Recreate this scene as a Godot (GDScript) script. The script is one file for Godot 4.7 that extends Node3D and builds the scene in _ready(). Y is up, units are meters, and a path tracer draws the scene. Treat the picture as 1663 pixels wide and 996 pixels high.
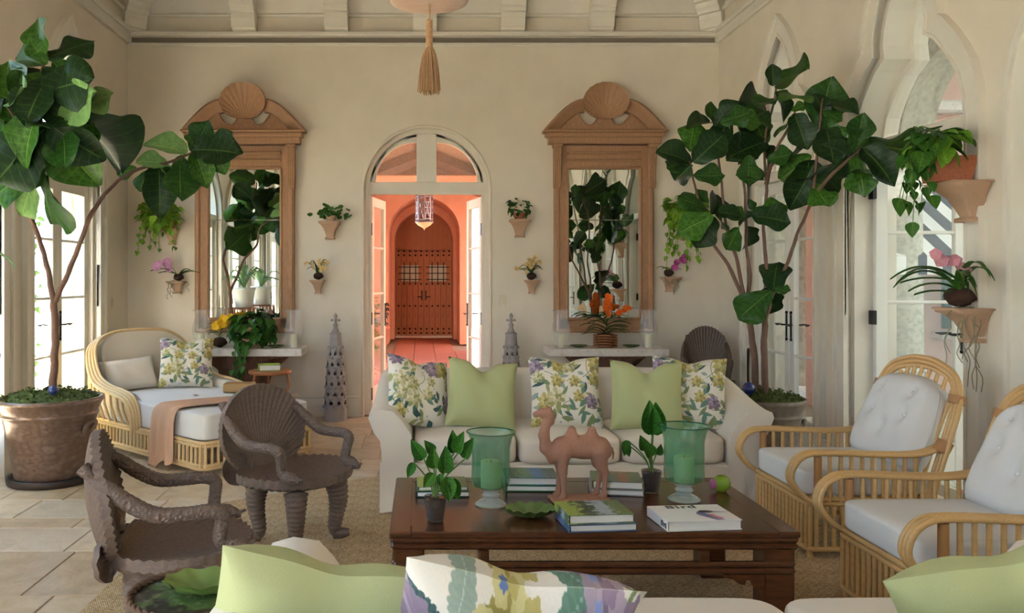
extends Node3D
# Garden room: one point perspective, back wall at z = 0, camera looks along -z.
const F := 1350.0
const VX := 685.0
const VY := 452.0
const CH := 1.44
const CZ := 8.65
const XL := -3.06
const XR := 3.09
const ROOM := 10.2
var rng := RandomNumberGenerator.new()
var M := {}
var names := {}

# ---------------------------------------------------------------- mesh builder
class MB:
	var v := PackedVector3Array()
	var uv := PackedVector2Array()
	var col := PackedColorArray()
	var ix := PackedInt32Array()
	var tint := Color(1, 1, 1)
	func vert(p: Vector3, u := Vector2.ZERO) -> int:
		v.append(p); uv.append(u); col.append(tint)
		return v.size() - 1
	func tri(a: int, b: int, c: int) -> void:
		ix.append(a); ix.append(c); ix.append(b)
	func quad(a: Vector3, b: Vector3, c: Vector3, d: Vector3) -> void:
		var i := vert(a, Vector2(0, 1)); vert(b, Vector2(1, 1)); vert(c, Vector2(1, 0)); vert(d, Vector2(0, 0))
		tri(i, i + 1, i + 2); tri(i, i + 2, i + 3)
	# chamfered box
	func box(c: Vector3, s: Vector3, bev := 0.0, b := Basis.IDENTITY) -> void:
		var h := s * 0.5
		var e: float = minf(bev, minf(h.x, minf(h.y, h.z)) * 0.9)
		var ax := [Vector3.RIGHT, Vector3.UP, Vector3.BACK]
		for k in 3:
			var n: Vector3 = ax[k]; var u: Vector3 = ax[(k + 1) % 3]; var w: Vector3 = ax[(k + 2) % 3]
			var hn: float = h[k]; var hu: float = h[(k + 1) % 3] - e; var hw: float = h[(k + 2) % 3] - e
			for sg in [1.0, -1.0]:
				var o: Vector3 = n * hn * sg
				var p0: Vector3 = c + b * (o - u * hu * sg - w * hw); var p1: Vector3 = c + b * (o + u * hu * sg - w * hw)
				var p2: Vector3 = c + b * (o + u * hu * sg + w * hw); var p3: Vector3 = c + b * (o - u * hu * sg + w * hw)
				quad(p0, p1, p2, p3)
		if e <= 0.0: return
		for k in 3:
			var n: Vector3 = ax[k]; var u: Vector3 = ax[(k + 1) % 3]; var w: Vector3 = ax[(k + 2) % 3]
			var hn: float = h[k] - e; var hu: float = h[(k + 1) % 3]; var hw: float = h[(k + 2) % 3]
			for su in [1.0, -1.0]:
				for sw in [1.0, -1.0]:
					var a1: Vector3 = u * su * hu + w * sw * (hw - e); var a2: Vector3 = u * su * (hu - e) + w * sw * hw
					if su * sw > 0: quad(c + b * (a1 - n * hn), c + b * (a2 - n * hn), c + b * (a2 + n * hn), c + b * (a1 + n * hn))
					else: quad(c + b * (a2 - n * hn), c + b * (a1 - n * hn), c + b * (a1 + n * hn), c + b * (a2 + n * hn))
		for sx in [1.0, -1.0]:
			for sy in [1.0, -1.0]:
				for sz in [1.0, -1.0]:
					var a := vert(c + b * Vector3(sx * h.x, sy * (h.y - e), sz * (h.z - e)))
					var d := vert(c + b * Vector3(sx * (h.x - e), sy * h.y, sz * (h.z - e)))
					var f := vert(c + b * Vector3(sx * (h.x - e), sy * (h.y - e), sz * h.z))
					if sx * sy * sz > 0: tri(a, d, f)
					else: tri(a, f, d)
	# smooth patch; fn(u, v) -> Vector3, u and v from 0 to 1
	func grid(nu: int, nv: int, fn: Callable, wrap_u := false, flip := false) -> void:
		var base := v.size()
		var cu := nu if wrap_u else nu + 1
		for j in nv + 1:
			for i in cu:
				vert(fn.call(float(i) / nu, float(j) / nv), Vector2(float(i) / nu, 1.0 - float(j) / nv))
		for j in nv:
			for i in nu:
				var i2 := (i + 1) % cu
				var a := base + j * cu + i; var b := base + j * cu + i2
				var c := base + (j + 1) * cu + i2; var d := base + (j + 1) * cu + i
				if flip:
					tri(a, c, b); tri(a, d, c)
				else:
					tri(a, b, c); tri(a, c, d)
	func tube(pts: Array, r, seg := 8, closed := false, caps := true) -> void:
		var n := pts.size()
		var base := v.size()
		var up := Vector3.UP
		var t0: Vector3 = (pts[1] - pts[0]).normalized()
		if absf(t0.dot(up)) > 0.9: up = Vector3.RIGHT
		var nrm := t0.cross(up).normalized()
		for i in n:
			var t: Vector3
			if closed: t = pts[(i + 1) % n] - pts[(i - 1 + n) % n]
			else: t = pts[mini(i + 1, n - 1)] - pts[maxi(i - 1, 0)]
			t = t.normalized()
			nrm = (nrm - t * nrm.dot(t)).normalized()
			var bn := t.cross(nrm)
			var rr: float = r[i] if r is Array else r
			for k in seg:
				var a := TAU * k / seg
				vert(pts[i] + (nrm * cos(a) + bn * sin(a)) * rr, Vector2(float(k) / seg, float(i) / n))
		var rows := n if closed else n - 1
		for i in rows:
			for k in seg:
				var a := base + i * seg + k; var b := base + i * seg + (k + 1) % seg
				var c := base + ((i + 1) % n) * seg + (k + 1) % seg; var d := base + ((i + 1) % n) * seg + k
				tri(a, b, c); tri(a, c, d)
		if caps and not closed:
			for e in 2:
				var row := base if e == 0 else base + (n - 1) * seg
				var ring := v.size()
				for k in seg: vert(v[row + k])
				for k in range(1, seg - 1):
					if e == 0: tri(ring, ring + k + 1, ring + k)
					else: tri(ring, ring + k, ring + k + 1)
	# profile of (radius, height); turned about y
	func lathe(prof: Array, seg := 24, at := Vector3.ZERO, b := Basis.IDENTITY) -> void:
		var base := v.size()
		for j in prof.size():
			for k in seg:
				var a := TAU * k / seg
				vert(at + b * Vector3(prof[j].x * cos(a), prof[j].y, -prof[j].x * sin(a)), Vector2(float(k) / seg, float(j) / prof.size()))
		for j in prof.size() - 1:
			if prof[j] == prof[j + 1]: continue
			for k in seg:
				var a := base + j * seg + k; var bb := base + j * seg + (k + 1) % seg
				var c := base + (j + 1) * seg + (k + 1) % seg; var d := base + (j + 1) * seg + k
				tri(a, bb, c); tri(a, c, d)
	# polygon in the xy plane of xf, from z0 to z1
	func prism(poly: PackedVector2Array, z0: float, z1: float, xf := Transform3D.IDENTITY) -> void:
		var pp := poly
		if Geometry2D.is_polygon_clockwise(pp):
			pp = poly.duplicate(); pp.reverse()
		var t := Geometry2D.triangulate_polygon(pp)
		if t.is_empty(): push_warning("prism failed")
		var n := pp.size()
		for e in 2:
			var base := v.size()
			for p in pp: vert(xf * Vector3(p.x, p.y, z1 if e == 1 else z0), p)
			for k in range(0, t.size(), 3):
				var a := pp[t[k]]; var b2 := pp[t[k + 1]]; var c2 := pp[t[k + 2]]
				var ccw: bool = (b2 - a).cross(c2 - a) > 0
				if ccw == (e == 1): tri(base + t[k], base + t[k + 1], base + t[k + 2])
				else: tri(base + t[k], base + t[k + 2], base + t[k + 1])
		for i in n:
			var a := pp[i]; var b2 := pp[(i + 1) % n]
			quad(xf * Vector3(a.x, a.y, z0), xf * Vector3(b2.x, b2.y, z0), xf * Vector3(b2.x, b2.y, z1), xf * Vector3(a.x, a.y, z1))
	func mesh() -> ArrayMesh:
		var nn := PackedVector3Array(); nn.resize(v.size())
		for k in range(0, ix.size(), 3):
			var a := ix[k]; var b := ix[k + 2]; var c := ix[k + 1]
			var f := (v[b] - v[a]).cross(v[c] - v[a])
			nn[a] += f; nn[b] += f; nn[c] += f
		for k in nn.size():
			nn[k] = nn[k].normalized() if nn[k].length_squared() > 1e-24 else Vector3.UP
		var arr := []; arr.resize(Mesh.ARRAY_MAX)
		arr[Mesh.ARRAY_VERTEX] = v; arr[Mesh.ARRAY_NORMAL] = nn; arr[Mesh.ARRAY_TEX_UV] = uv; arr[Mesh.ARRAY_COLOR] = col; arr[Mesh.ARRAY_INDEX] = ix
		var m := ArrayMesh.new(); m.add_surface_from_arrays(Mesh.PRIMITIVE_TRIANGLES, arr)
		return m

# ---------------------------------------------------------------- scene helpers
func numbered(called: String) -> String:
	var k: int = names.get(called, 0)
	names[called] = k + 1
	return called if k == 0 else "%s_%03d" % [called, k]
func thing(called: String, label: String, category: String, at := Vector3.ZERO, turn := 0.0, group := "") -> Node3D:
	var o := Node3D.new(); o.name = numbered(called); add_child(o)
	o.position = at; o.rotation.y = turn
	o.set_meta("label", label); o.set_meta("category", category)
	if group: o.set_meta("group", group)
	return o
func setting(called: String, label := "", category := "") -> Node3D:
	var o := Node3D.new(); o.name = called; add_child(o)
	o.set_meta("kind", "structure")
	if label: o.set_meta("label", label)
	if category: o.set_meta("category", category)
	return o
func part(called: String, m: Mesh, material: Material, parent: Node, at := Vector3.ZERO, b := Basis.IDENTITY) -> MeshInstance3D:
	var o := MeshInstance3D.new(); o.name = called; o.mesh = m; o.material_override = material
	o.transform = Transform3D(b, at)
	parent.add_child(o, true)
	return o
func put(called: String, mb: MB, material: Material, parent: Node = self) -> MeshInstance3D:
	return part(called, mb.mesh(), material, parent)
func bx(called: String, parent: Node, material: Material, c: Vector3, s: Vector3, bev := 0.004, b := Basis.IDENTITY) -> MeshInstance3D:
	var mb := MB.new(); mb.box(Vector3.ZERO, s, bev)
	return part(called, mb.mesh(), material, parent, c, b)
func G(px: float, py: float, h: float) -> Vector3:      # the point seen at a pixel that lies at height h
	var s := (py - VY) / (CH - h)
	return Vector3((px - VX) / s, h, CZ - F / s)
func P(px: float, py: float, z: float) -> Vector3:      # the point seen at a pixel on the plane z
	var s := F / (CZ - z)
	return Vector3((px - VX) / s, CH - (py - VY) / s, z)
func V(x: float, y: float, z: float) -> Vector3: return Vector3(x, y, z)
func V2(x: float, y: float) -> Vector2: return Vector2(x, y)
func ry(a: float) -> Basis: return Basis(Vector3.UP, a)
func R(a: float, b: float) -> float: return rng.randf_range(a, b)
func smooth_path(pts: Array, n := 6, closed := false) -> Array:    # Catmull-Rom
	var out := []
	var c := pts.size()
	var last := c if closed else c - 1
	for i in last:
		var p0: Vector3; var p3: Vector3
		if closed:
			p0 = pts[(i - 1 + c) % c]; p3 = pts[(i + 2) % c]
		else:
			p0 = pts[maxi(i - 1, 0)]; p3 = pts[mini(i + 2, c - 1)]
		var p1: Vector3 = pts[i]; var p2: Vector3 = pts[(i + 1) % c]
		for k in n: out.append(p1.cubic_interpolate(p2, p0, p3, float(k) / n))
	if not closed: out.append(pts[c - 1])
	return out
func lerp_list(a: Array, n: int) -> Array:               # resample a list of numbers
	var out := []
	for i in n:
		var t := float(i) / (n - 1) * (a.size() - 1)
		var k := mini(int(t), a.size() - 2)
		out.append(lerpf(a[k], a[k + 1], t - k))
	return out
func offset_line(p: Array, o: float) -> Array:           # open 2D polyline moved to its left by o
	var out := []
	for i in p.size():
		var a: Vector2 = p[maxi(i - 1, 0)]; var b: Vector2 = p[i]; var c: Vector2 = p[mini(i + 1, p.size() - 1)]
		var d1 := (b - a).normalized() if i > 0 else (c - b).normalized()
		var d2 := (c - b).normalized() if i < p.size() - 1 else d1
		var nn := (Vector2(-d1.y, d1.x) + Vector2(-d2.y, d2.x)).normalized()
		var k := maxf(0.5, nn.dot(Vector2(-d1.y, d1.x)))
		out.append(b + nn * o / k)
	return out
func ring_poly(p: Array, o1: float, o2: float) -> PackedVector2Array:
	var a := offset_line(p, o1); var b := offset_line(p, o2)
	b.reverse()
	return PackedVector2Array(a + b)

# ---------------------------------------------------------------- materials
func noise(freq: float, sd := 1, oct := 4, kind := FastNoiseLite.TYPE_SIMPLEX_SMOOTH) -> FastNoiseLite:
	var f := FastNoiseLite.new(); f.noise_type = kind; f.frequency = freq; f.seed = sd; f.fractal_octaves = oct
	return f
func ntex(f: FastNoiseLite, cols: Array, size := 512, offs := []) -> NoiseTexture2D:
	var t := NoiseTexture2D.new(); t.width = size; t.height = size; t.seamless = true; t.noise = f
	var g := Gradient.new()
	var o := PackedFloat32Array(); var c := PackedColorArray()
	for i in cols.size():
		o.append(offs[i] if offs else float(i) / (cols.size() - 1)); c.append(cols[i])
	g.offsets = o; g.colors = c
	t.color_ramp = g
	return t
func nbump(f: FastNoiseLite, strength := 4.0, size := 512) -> NoiseTexture2D:
	var key := "bump%.1f_%s" % [strength, f.frequency > .15]
	if M.has(key): return M[key]
	var t := NoiseTexture2D.new(); t.width = size; t.height = size; t.seamless = true; t.noise = f; t.as_normal_map = true; t.bump_strength = strength
	M[key] = t
	return t
func mat(c: Color, rough := 0.6, metal := 0.0) -> StandardMaterial3D:
	var m := StandardMaterial3D.new(); m.albedo_color = c; m.roughness = rough; m.metallic = metal
	return m
func tmat(tex: Texture2D, scale: Vector3, rough := 0.6, bump: Texture2D = null, bs := 1.0, world := false) -> StandardMaterial3D:
	var m := mat(Color.WHITE, rough); m.albedo_texture = tex
	m.uv1_triplanar = true; m.uv1_world_triplanar = world; m.uv1_scale = scale
	if bump:
		m.normal_enabled = true; m.normal_texture = bump; m.normal_scale = bs
	return m
func rgb(r: int, g: int, b: int) -> Color: return Color8(r, g, b)
func make_materials() -> void:
	var fine = noise(0.03, 3, 4); var coarse = noise(0.008, 5, 4)
	M.wall = tmat(ntex(coarse, [rgb(226, 215, 194), rgb(233, 223, 204)]), V(.5, .5, .5), .9, nbump(noise(.02, 9), 1.0), .25, true)
	M.trim = tmat(ntex(coarse, [rgb(228, 221, 204), rgb(236, 230, 215)]), V(.7, .7, .7), .55)
	M.white_paint = mat(rgb(232, 230, 222), .45)
	M.glass = mat(Color(.9, .96, .94, .06), .02); M.glass.transparency = BaseMaterial3D.TRANSPARENCY_ALPHA
	M.black = mat(rgb(24, 23, 22), .45, .3)
	M.iron = mat(rgb(38, 34, 32), .5, .6)
	M.tiles = []
	for k in 5:
		var c: Color = [rgb(202, 182, 150), rgb(194, 172, 138), rgb(208, 190, 162), rgb(186, 164, 132), rgb(199, 176, 142)][k]
		M.tiles.append(tmat(ntex(noise(.012, 20 + k, 5), [c.darkened(.1), c, c.lightened(.12), c], 512, [0.0, .4, .7, 1.0]), V(.9, .9, .9), .38, nbump(noise(.05, 40 + k, 3), 1.5), .3, true))
	M.grout = mat(rgb(146, 128, 106), .9)
	M.pecky = tmat(ntex(noise(.03, 8, 4, FastNoiseLite.TYPE_CELLULAR), [rgb(150, 118, 104), rgb(196, 168, 150), rgb(120, 92, 80)]), V(1, 1, 1), .85)
	M.pine = tmat(ntex(noise(.02, 11, 5), [rgb(146, 108, 76), rgb(180, 140, 104), rgb(166, 124, 90), rgb(192, 154, 118)]), V(3, .5, 3), .6, nbump(noise(.05, 12), 2.0), .3)
	M.mirror = mat(rgb(236, 240, 238), .01, 1.0)
	M.stone = tmat(ntex(noise(.015, 13, 5), [rgb(214, 203, 190), rgb(230, 222, 212), rgb(205, 190, 176)]), V(1, 1, 1), .45)
	M.trunk = tmat(ntex(noise(.02, 14, 5), [rgb(66, 42, 32), rgb(112, 76, 58), rgb(84, 54, 42), rgb(132, 96, 76)]), V(3, .6, 3), .75, nbump(noise(.03, 15), 5.0), .8)
	M.bark = tmat(ntex(noise(.03, 16, 4), [rgb(78, 58, 48), rgb(124, 94, 78), rgb(98, 72, 60)]), V(4, 4, 4), .85, nbump(noise(.05, 16), 4.0), .7)
	M.linen = tmat(ntex(noise(.2, 17, 2), [rgb(222, 210, 190), rgb(230, 219, 201)]), V(2, 2, 2), .9, nbump(noise(.22, 18, 2), 2.0), .2); M.linen.rim_enabled = true; M.linen.rim = .2
	M.white_cloth = tmat(ntex(noise(.2, 17, 2), [rgb(226, 224, 218), rgb(234, 232, 227)]), V(2, 2, 2), .9, nbump(noise(.22, 19, 2), 2.0), .2)
	M.green_cloth = tmat(ntex(noise(.25, 21, 2), [rgb(176, 180, 124), rgb(186, 190, 136)]), V(2, 2, 2), .85, nbump(noise(.25, 22, 2), 2.0), .2)
	M.pink_cloth = tmat(ntex(noise(.25, 23, 2), [rgb(205, 164, 134), rgb(215, 176, 147)]), V(2, 2, 2), .9, nbump(noise(.25, 22, 2), 2.0), .2)
	M.rattan = tmat(ntex(noise(.02, 24, 4), [rgb(196, 152, 92), rgb(217, 176, 116), rgb(206, 162, 100)]), V(4, 4, 4), .38)
	M.rattan_pale = tmat(ntex(noise(.02, 25, 4), [rgb(214, 178, 122), rgb(230, 198, 146), rgb(222, 188, 134)]), V(4, 4, 4), .4)
	M.rattan_dark = tmat(ntex(noise(.02, 26, 4), [rgb(150, 92, 48), rgb(178, 116, 66)]), V(4, 4, 4), .4)
	M.binding = mat(rgb(178, 128, 76), .45)
	M.cane_dark = mat(rgb(122, 74, 44), .5)
	M.walnut = tmat(ntex(noise(.016, 27, 5), [rgb(58, 32, 18), rgb(92, 54, 31), rgb(74, 42, 24), rgb(104, 64, 38)]), V(.5, 3, 3), .22, nbump(noise(.04, 28), 1.0), .15)
	M.grotto = tmat(ntex(noise(.02, 29, 5), [rgb(84, 68, 57), rgb(116, 97, 83), rgb(98, 80, 68), rgb(128, 110, 97)]), V(3, 3, 3), .6, nbump(noise(.05, 30), 2.0), .4)
	M.shell_dark = tmat(ntex(noise(.02, 31, 5), [rgb(72, 56, 45), rgb(104, 86, 70), rgb(86, 68, 54)]), V(3, 3, 3), .45)
	M.terracotta = tmat(ntex(noise(.02, 32, 4), [rgb(168, 98, 68), rgb(188, 118, 86)]), V(4, 4, 4), .8)
	M.bronze_pot = tmat(ntex(noise(.012, 33, 6), [rgb(84, 66, 54), rgb(128, 106, 90), rgb(106, 82, 68), rgb(142, 124, 110), rgb(120, 84, 70)]), V(1.2, 1.6, 1.2), .32, nbump(noise(.03, 34), 2.0), .3); M.bronze_pot.metallic = .25
	M.saucer = mat(rgb(46, 34, 28), .5)
	M.moss = tmat(ntex(noise(.06, 35, 4), [rgb(44, 64, 22), rgb(82, 112, 42), rgb(100, 96, 50), rgb(64, 92, 34)]), V(4, 4, 4), .95, nbump(noise(.08, 36), 8.0), 1.0)
	M.corbel_clay = tmat(ntex(noise(.05, 37, 4), [rgb(178, 142, 112), rgb(202, 168, 138), rgb(188, 152, 122)]), V(4, 4, 4), .85, nbump(noise(.08, 38), 4.0), .6)
	M.tower = tmat(ntex(noise(.03, 39, 4), [rgb(140, 132, 126), rgb(176, 168, 162), rgb(120, 112, 108)]), V(4, 4, 4), .85, nbump(noise(.06, 40), 3.0), .5)
	M.camel = tmat(ntex(noise(.03, 41, 4), [rgb(138, 94, 72), rgb(164, 118, 94), rgb(150, 106, 82)]), V(5, 5, 5), .75, nbump(noise(.07, 42), 2.0), .3)
	M.candle = mat(rgb(232, 224, 192), .5); M.candle.subsurf_scatter_enabled = true; M.candle.subsurf_scatter_strength = .3
	M.candle_green = mat(rgb(206, 228, 170), .5)
	M.clear = mat(Color(.95, .98, .98, .14), .02); M.clear.transparency = BaseMaterial3D.TRANSPARENCY_ALPHA
	M.green_glass = mat(Color(.09, .50, .30, .50), .05); M.green_glass.transparency = BaseMaterial3D.TRANSPARENCY_ALPHA
	M.clear_thick = mat(Color(.80, .90, .88, .20), .03); M.clear_thick.transparency = BaseMaterial3D.TRANSPARENCY_ALPHA
	M.smoked = mat(Color(.30, .27, .24, .45), .08); M.smoked.transparency = BaseMaterial3D.TRANSPARENCY_ALPHA
	M.soil = tmat(ntex(noise(.1, 43, 3), [rgb(46, 30, 22), rgb(92, 62, 46)]), V(8, 8, 8), .95, nbump(noise(.1, 43), 8.0), 1.0)
	M.leaf = leaf_mat(rgb(30, 66, 22), rgb(48, 90, 30), .35)
	M.leaf2 = leaf_mat(rgb(44, 88, 26), rgb(74, 120, 40), .38)
	M.leaf_dark = leaf_mat(rgb(22, 48, 22), rgb(34, 64, 26), .33)
	M.leaf_pale = leaf_mat(rgb(104, 146, 78), rgb(130, 166, 98), .5)
	M.lime = leaf_mat(rgb(112, 158, 40), rgb(150, 188, 62), .4)
	M.lime2 = leaf_mat(rgb(84, 134, 34), rgb(124, 168, 52), .4)
	M.pothos = leaf_mat(rgb(38, 88, 28), rgb(64, 116, 38), .3)
	M.pothos2 = leaf_mat(rgb(26, 66, 22), rgb(46, 92, 30), .3)
	M.aloe = leaf_mat(rgb(92, 134, 92), rgb(140, 172, 126), .45)
	M.stem = mat(rgb(96, 128, 56), .6)
	M.stem_brown = mat(rgb(120, 96, 62), .8)
	M.root = mat(rgb(150, 146, 118), .9)
	M.yellow = leaf_mat(rgb(232, 176, 20), rgb(246, 204, 60), .6)
	M.orange = leaf_mat(rgb(226, 84, 16), rgb(240, 118, 36), .6)
	M.magenta = leaf_mat(rgb(176, 54, 132), rgb(214, 112, 176), .6)
	M.lilac = leaf_mat(rgb(196, 132, 176), rgb(222, 172, 204), .6)
	M.rose = leaf_mat(rgb(206, 128, 150), rgb(226, 168, 176), .6)
	M.buff = leaf_mat(rgb(216, 178, 104), rgb(236, 208, 148), .6)
	M.dish = mat(rgb(104, 128, 56), .18); M.dish.clearcoat_enabled = true
	M.dish2 = mat(rgb(84, 112, 48), .2); M.dish2.clearcoat_enabled = true
	M.jute = tmat(ntex(noise(.05, 44, 4), [rgb(164, 126, 88), rgb(206, 170, 128)]), V(9, 1.2, 9), .95)
	M.blond = tmat(ntex(noise(.012, 45, 4), [rgb(224, 192, 166), rgb(236, 208, 184)]), V(.6, 3, 3), .5)
	M.salmon = tmat(ntex(coarse, [rgb(208, 150, 124), rgb(218, 162, 138)]), V(.6, .6, .6), .9, null, 1.0, true)
	M.pink_stucco = tmat(ntex(coarse, [rgb(222, 180, 164), rgb(232, 194, 178)]), V(.6, .6, .6), .9, null, 1.0, true)
	M.door_wood = tmat(ntex(noise(.015, 46, 5), [rgb(142, 86, 52), rgb(182, 120, 78), rgb(162, 102, 64)]), V(4, .5, 4), .5)
	M.beam_wood = tmat(ntex(noise(.015, 47, 5), [rgb(112, 84, 66), rgb(150, 116, 94)]), V(2, 2, .5), .7)
	M.brick_floor = tmat(ntex(noise(.03, 48, 4), [rgb(150, 88, 66), rgb(186, 118, 92)]), V(1, 1, 1), .8, null, 1.0, true)
	M.lantern = mat(rgb(126, 124, 136), .45, .7)
	M.coral = tmat(ntex(noise(.03, 49, 5), [rgb(150, 146, 130), rgb(190, 186, 168), rgb(206, 204, 188)]), V(.8, .8, .8), .9, nbump(noise(.06, 50), 4.0), .5, true)
	M.mint = tmat(ntex(coarse, [rgb(188, 202, 190), rgb(200, 212, 202)]), V(1, 1, 1), .7)
	M.blocker_white = mat(rgb(206, 214, 212), .9)  # for the added walls that close in the right side
	M.teal = mat(rgb(52, 96, 96), .5)
	M.stripe_a = mat(rgb(236, 236, 232), .8)
	M.stripe_b = mat(rgb(26, 30, 52), .8)
	M.hedge = leaf_mat(rgb(40, 84, 28), rgb(84, 128, 46), .6)
	M.gravel = tmat(ntex(noise(.04, 51, 4), [rgb(120, 140, 96), rgb(214, 212, 204), rgb(226, 224, 218)]), V(1, 1, 1), .95, null, 1.0, true)
	M.pavement = mat(rgb(222, 214, 198), .9)
	M.gold_plate = mat(rgb(238, 226, 198), .5)
	M.switch_plate = mat(rgb(226, 214, 186), .4)
	M.vent = mat(rgb(132, 124, 112), .6, .3)
	M.hex_pot = mat(rgb(226, 230, 224), .35)
	M.cobalt = mat(rgb(28, 44, 110), .1); M.cobalt.clearcoat_enabled = true
	M.paper = mat(rgb(226, 222, 212), .9)
	M.ceramic_purple = mat(rgb(176, 96, 140), .2)
	M.ceramic_green = mat(rgb(128, 160, 44), .2)
	M.pale_pane = mat(rgb(196, 206, 186), .3)  # flat pale grey-green pane colour
	M.green_rim = mat(Color(.05, .36, .20, .8), .05); M.green_rim.transparency = BaseMaterial3D.TRANSPARENCY_ALPHA
	M.tower_dark = tmat(ntex(noise(.014, 53, 5), [rgb(96, 86, 76), rgb(136, 124, 112), rgb(112, 100, 90)]), V(1.4, 1.4, 1.4), .5)
	M.book_lime = mat(rgb(150, 190, 60), .4); M.book_dark = mat(rgb(28, 66, 60), .4); M.book_green = mat(rgb(52, 110, 66), .4); M.book_grey = mat(rgb(150, 150, 146), .4); M.book_white = mat(rgb(230, 226, 220), .35)
	M.bird_blue = mat(rgb(112, 108, 150), .4); M.bird_pink = mat(rgb(206, 120, 128), .4)
	M.rope = mat(rgb(96, 70, 48), .7)
	M.rug = rug_mat()
	M.floral = fabric_mat(7); M.floral2 = fabric_mat(19)
	M.cane = cane_mat()
	M.scale_skin = tmat(M.grotto.albedo_texture, V(3, 3, 3), .6); M.scale_skin.normal_enabled = true
	var sc = NoiseTexture2D.new(); sc.width = 256; sc.height = 256; sc.seamless = true; sc.noise = noise(.06, 5, 1, FastNoiseLite.TYPE_CELLULAR); sc.as_normal_map = true; sc.bump_strength = 12.0
	M.scale_skin.normal_texture = sc; M.scale_skin.uv1_scale = V(5, 5, 5)

func leaf_mat(a: Color, b: Color, rough: float) -> StandardMaterial3D:
	# blade with a pale midrib and side veins, mottled between
	var im = Image.create(64, 128, false, Image.FORMAT_RGB8); var nz = noise(.05, int(a.r8) + int(b.g8), 3)
	var vein = b.lerp(rgb(190, 206, 120), .35)
	for y in 128:
		for x in 64:
			var u = absf(x / 63.0 - .5) * 2.0; var v = y / 128.0
			var c = a.lerp(b, clampf(.5 + nz.get_noise_2d(x * 2, y) * .9, 0, 1))
			var ph = fposmod((v + u * .13) * 8.0, 1.0)
			if u < .045: c = vein
			elif ph < .09: c = c.lerp(vein, .5)
			im.set_pixel(x, y, c)
	var m = mat(Color.WHITE, rough + .08); m.albedo_texture = ImageTexture.create_from_image(im); m.metallic_specular = .35
	m.backlight_enabled = true; m.backlight = Color(.08, .13, .03)
	m.cull_mode = BaseMaterial3D.CULL_DISABLED
	return m
func rug_mat() -> StandardMaterial3D:
	var n = 128
	var im = Image.create(n, n, false, Image.FORMAT_RGB8); var hm = Image.create(n, n, false, Image.FORMAT_RGB8)
	var r = RandomNumberGenerator.new(); r.seed = 4
	var cols = [rgb(198, 170, 128), rgb(184, 156, 114), rgb(208, 182, 142), rgb(174, 144, 104)]
	for cy in 16:
		for cx in 16:
			var c: Color = cols[r.randi() % 4]
			for y in 8:
				for x in 8:
					var e = sin((x + .5) / 8.0 * PI) * sin((y + .5) / 8.0 * PI)
					var px = (cx * 8 + x + (4 if cy % 2 else 0)) % n
					im.set_pixel(px, cy * 8 + y, c)
					hm.set_pixel(px, cy * 8 + y, Color(e, e, e))
	hm.bump_map_to_normal_map(3.0)
	var m = tmat(ImageTexture.create_from_image(im), V(6.5, 6.5, 6.5), .95, ImageTexture.create_from_image(hm), 1.0, true)
	return m
func cane_mat() -> StandardMaterial3D:
	var im = Image.create(64, 64, false, Image.FORMAT_RGB8)
	im.fill(rgb(196, 156, 98))
	for y in 4:
		for x in 4:
			im.fill_rect(Rect2i(x * 16 + 5, y * 16 + 5, 7, 7), rgb(92, 64, 36))
	return tmat(ImageTexture.create_from_image(im), V(18, 18, 18), .5)
func blob(im: Image, c: Vector2, r: Vector2, rot: float, col: Color, rag := 0.0, sd := 0.0) -> void:
	var mx = int(maxf(r.x, r.y)) + 2
	for y in range(int(c.y) - mx, int(c.y) + mx):
		for x in range(int(c.x) - mx, int(c.x) + mx):
			if x < 0 or y < 0 or x >= im.get_width() or y >= im.get_height(): continue
			var d = (Vector2(x, y) - c).rotated(-rot) / r
			var a = d.angle()
			if d.length() < 1.0 + rag * sin(a * 5.0 + sd): im.set_pixel(x, y, col.lerp(im.get_pixel(x, y), .08))
func leaf_blob(im: Image, c: Vector2, l: float, w: float, rot: float, col: Color) -> void:
	for k in 9:
		var t = (k - 4) / 4.0
		blob(im, c + Vector2(t * l, 0).rotated(rot), Vector2(l * .22, w * (1.0 - t * t) + 1.0), rot, col)
	for k in 12:
		blob(im, c + Vector2((k - 6) / 6.0 * l, 0).rotated(rot), Vector2(1.6, 1.2), rot, col.lightened(.3))
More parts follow.
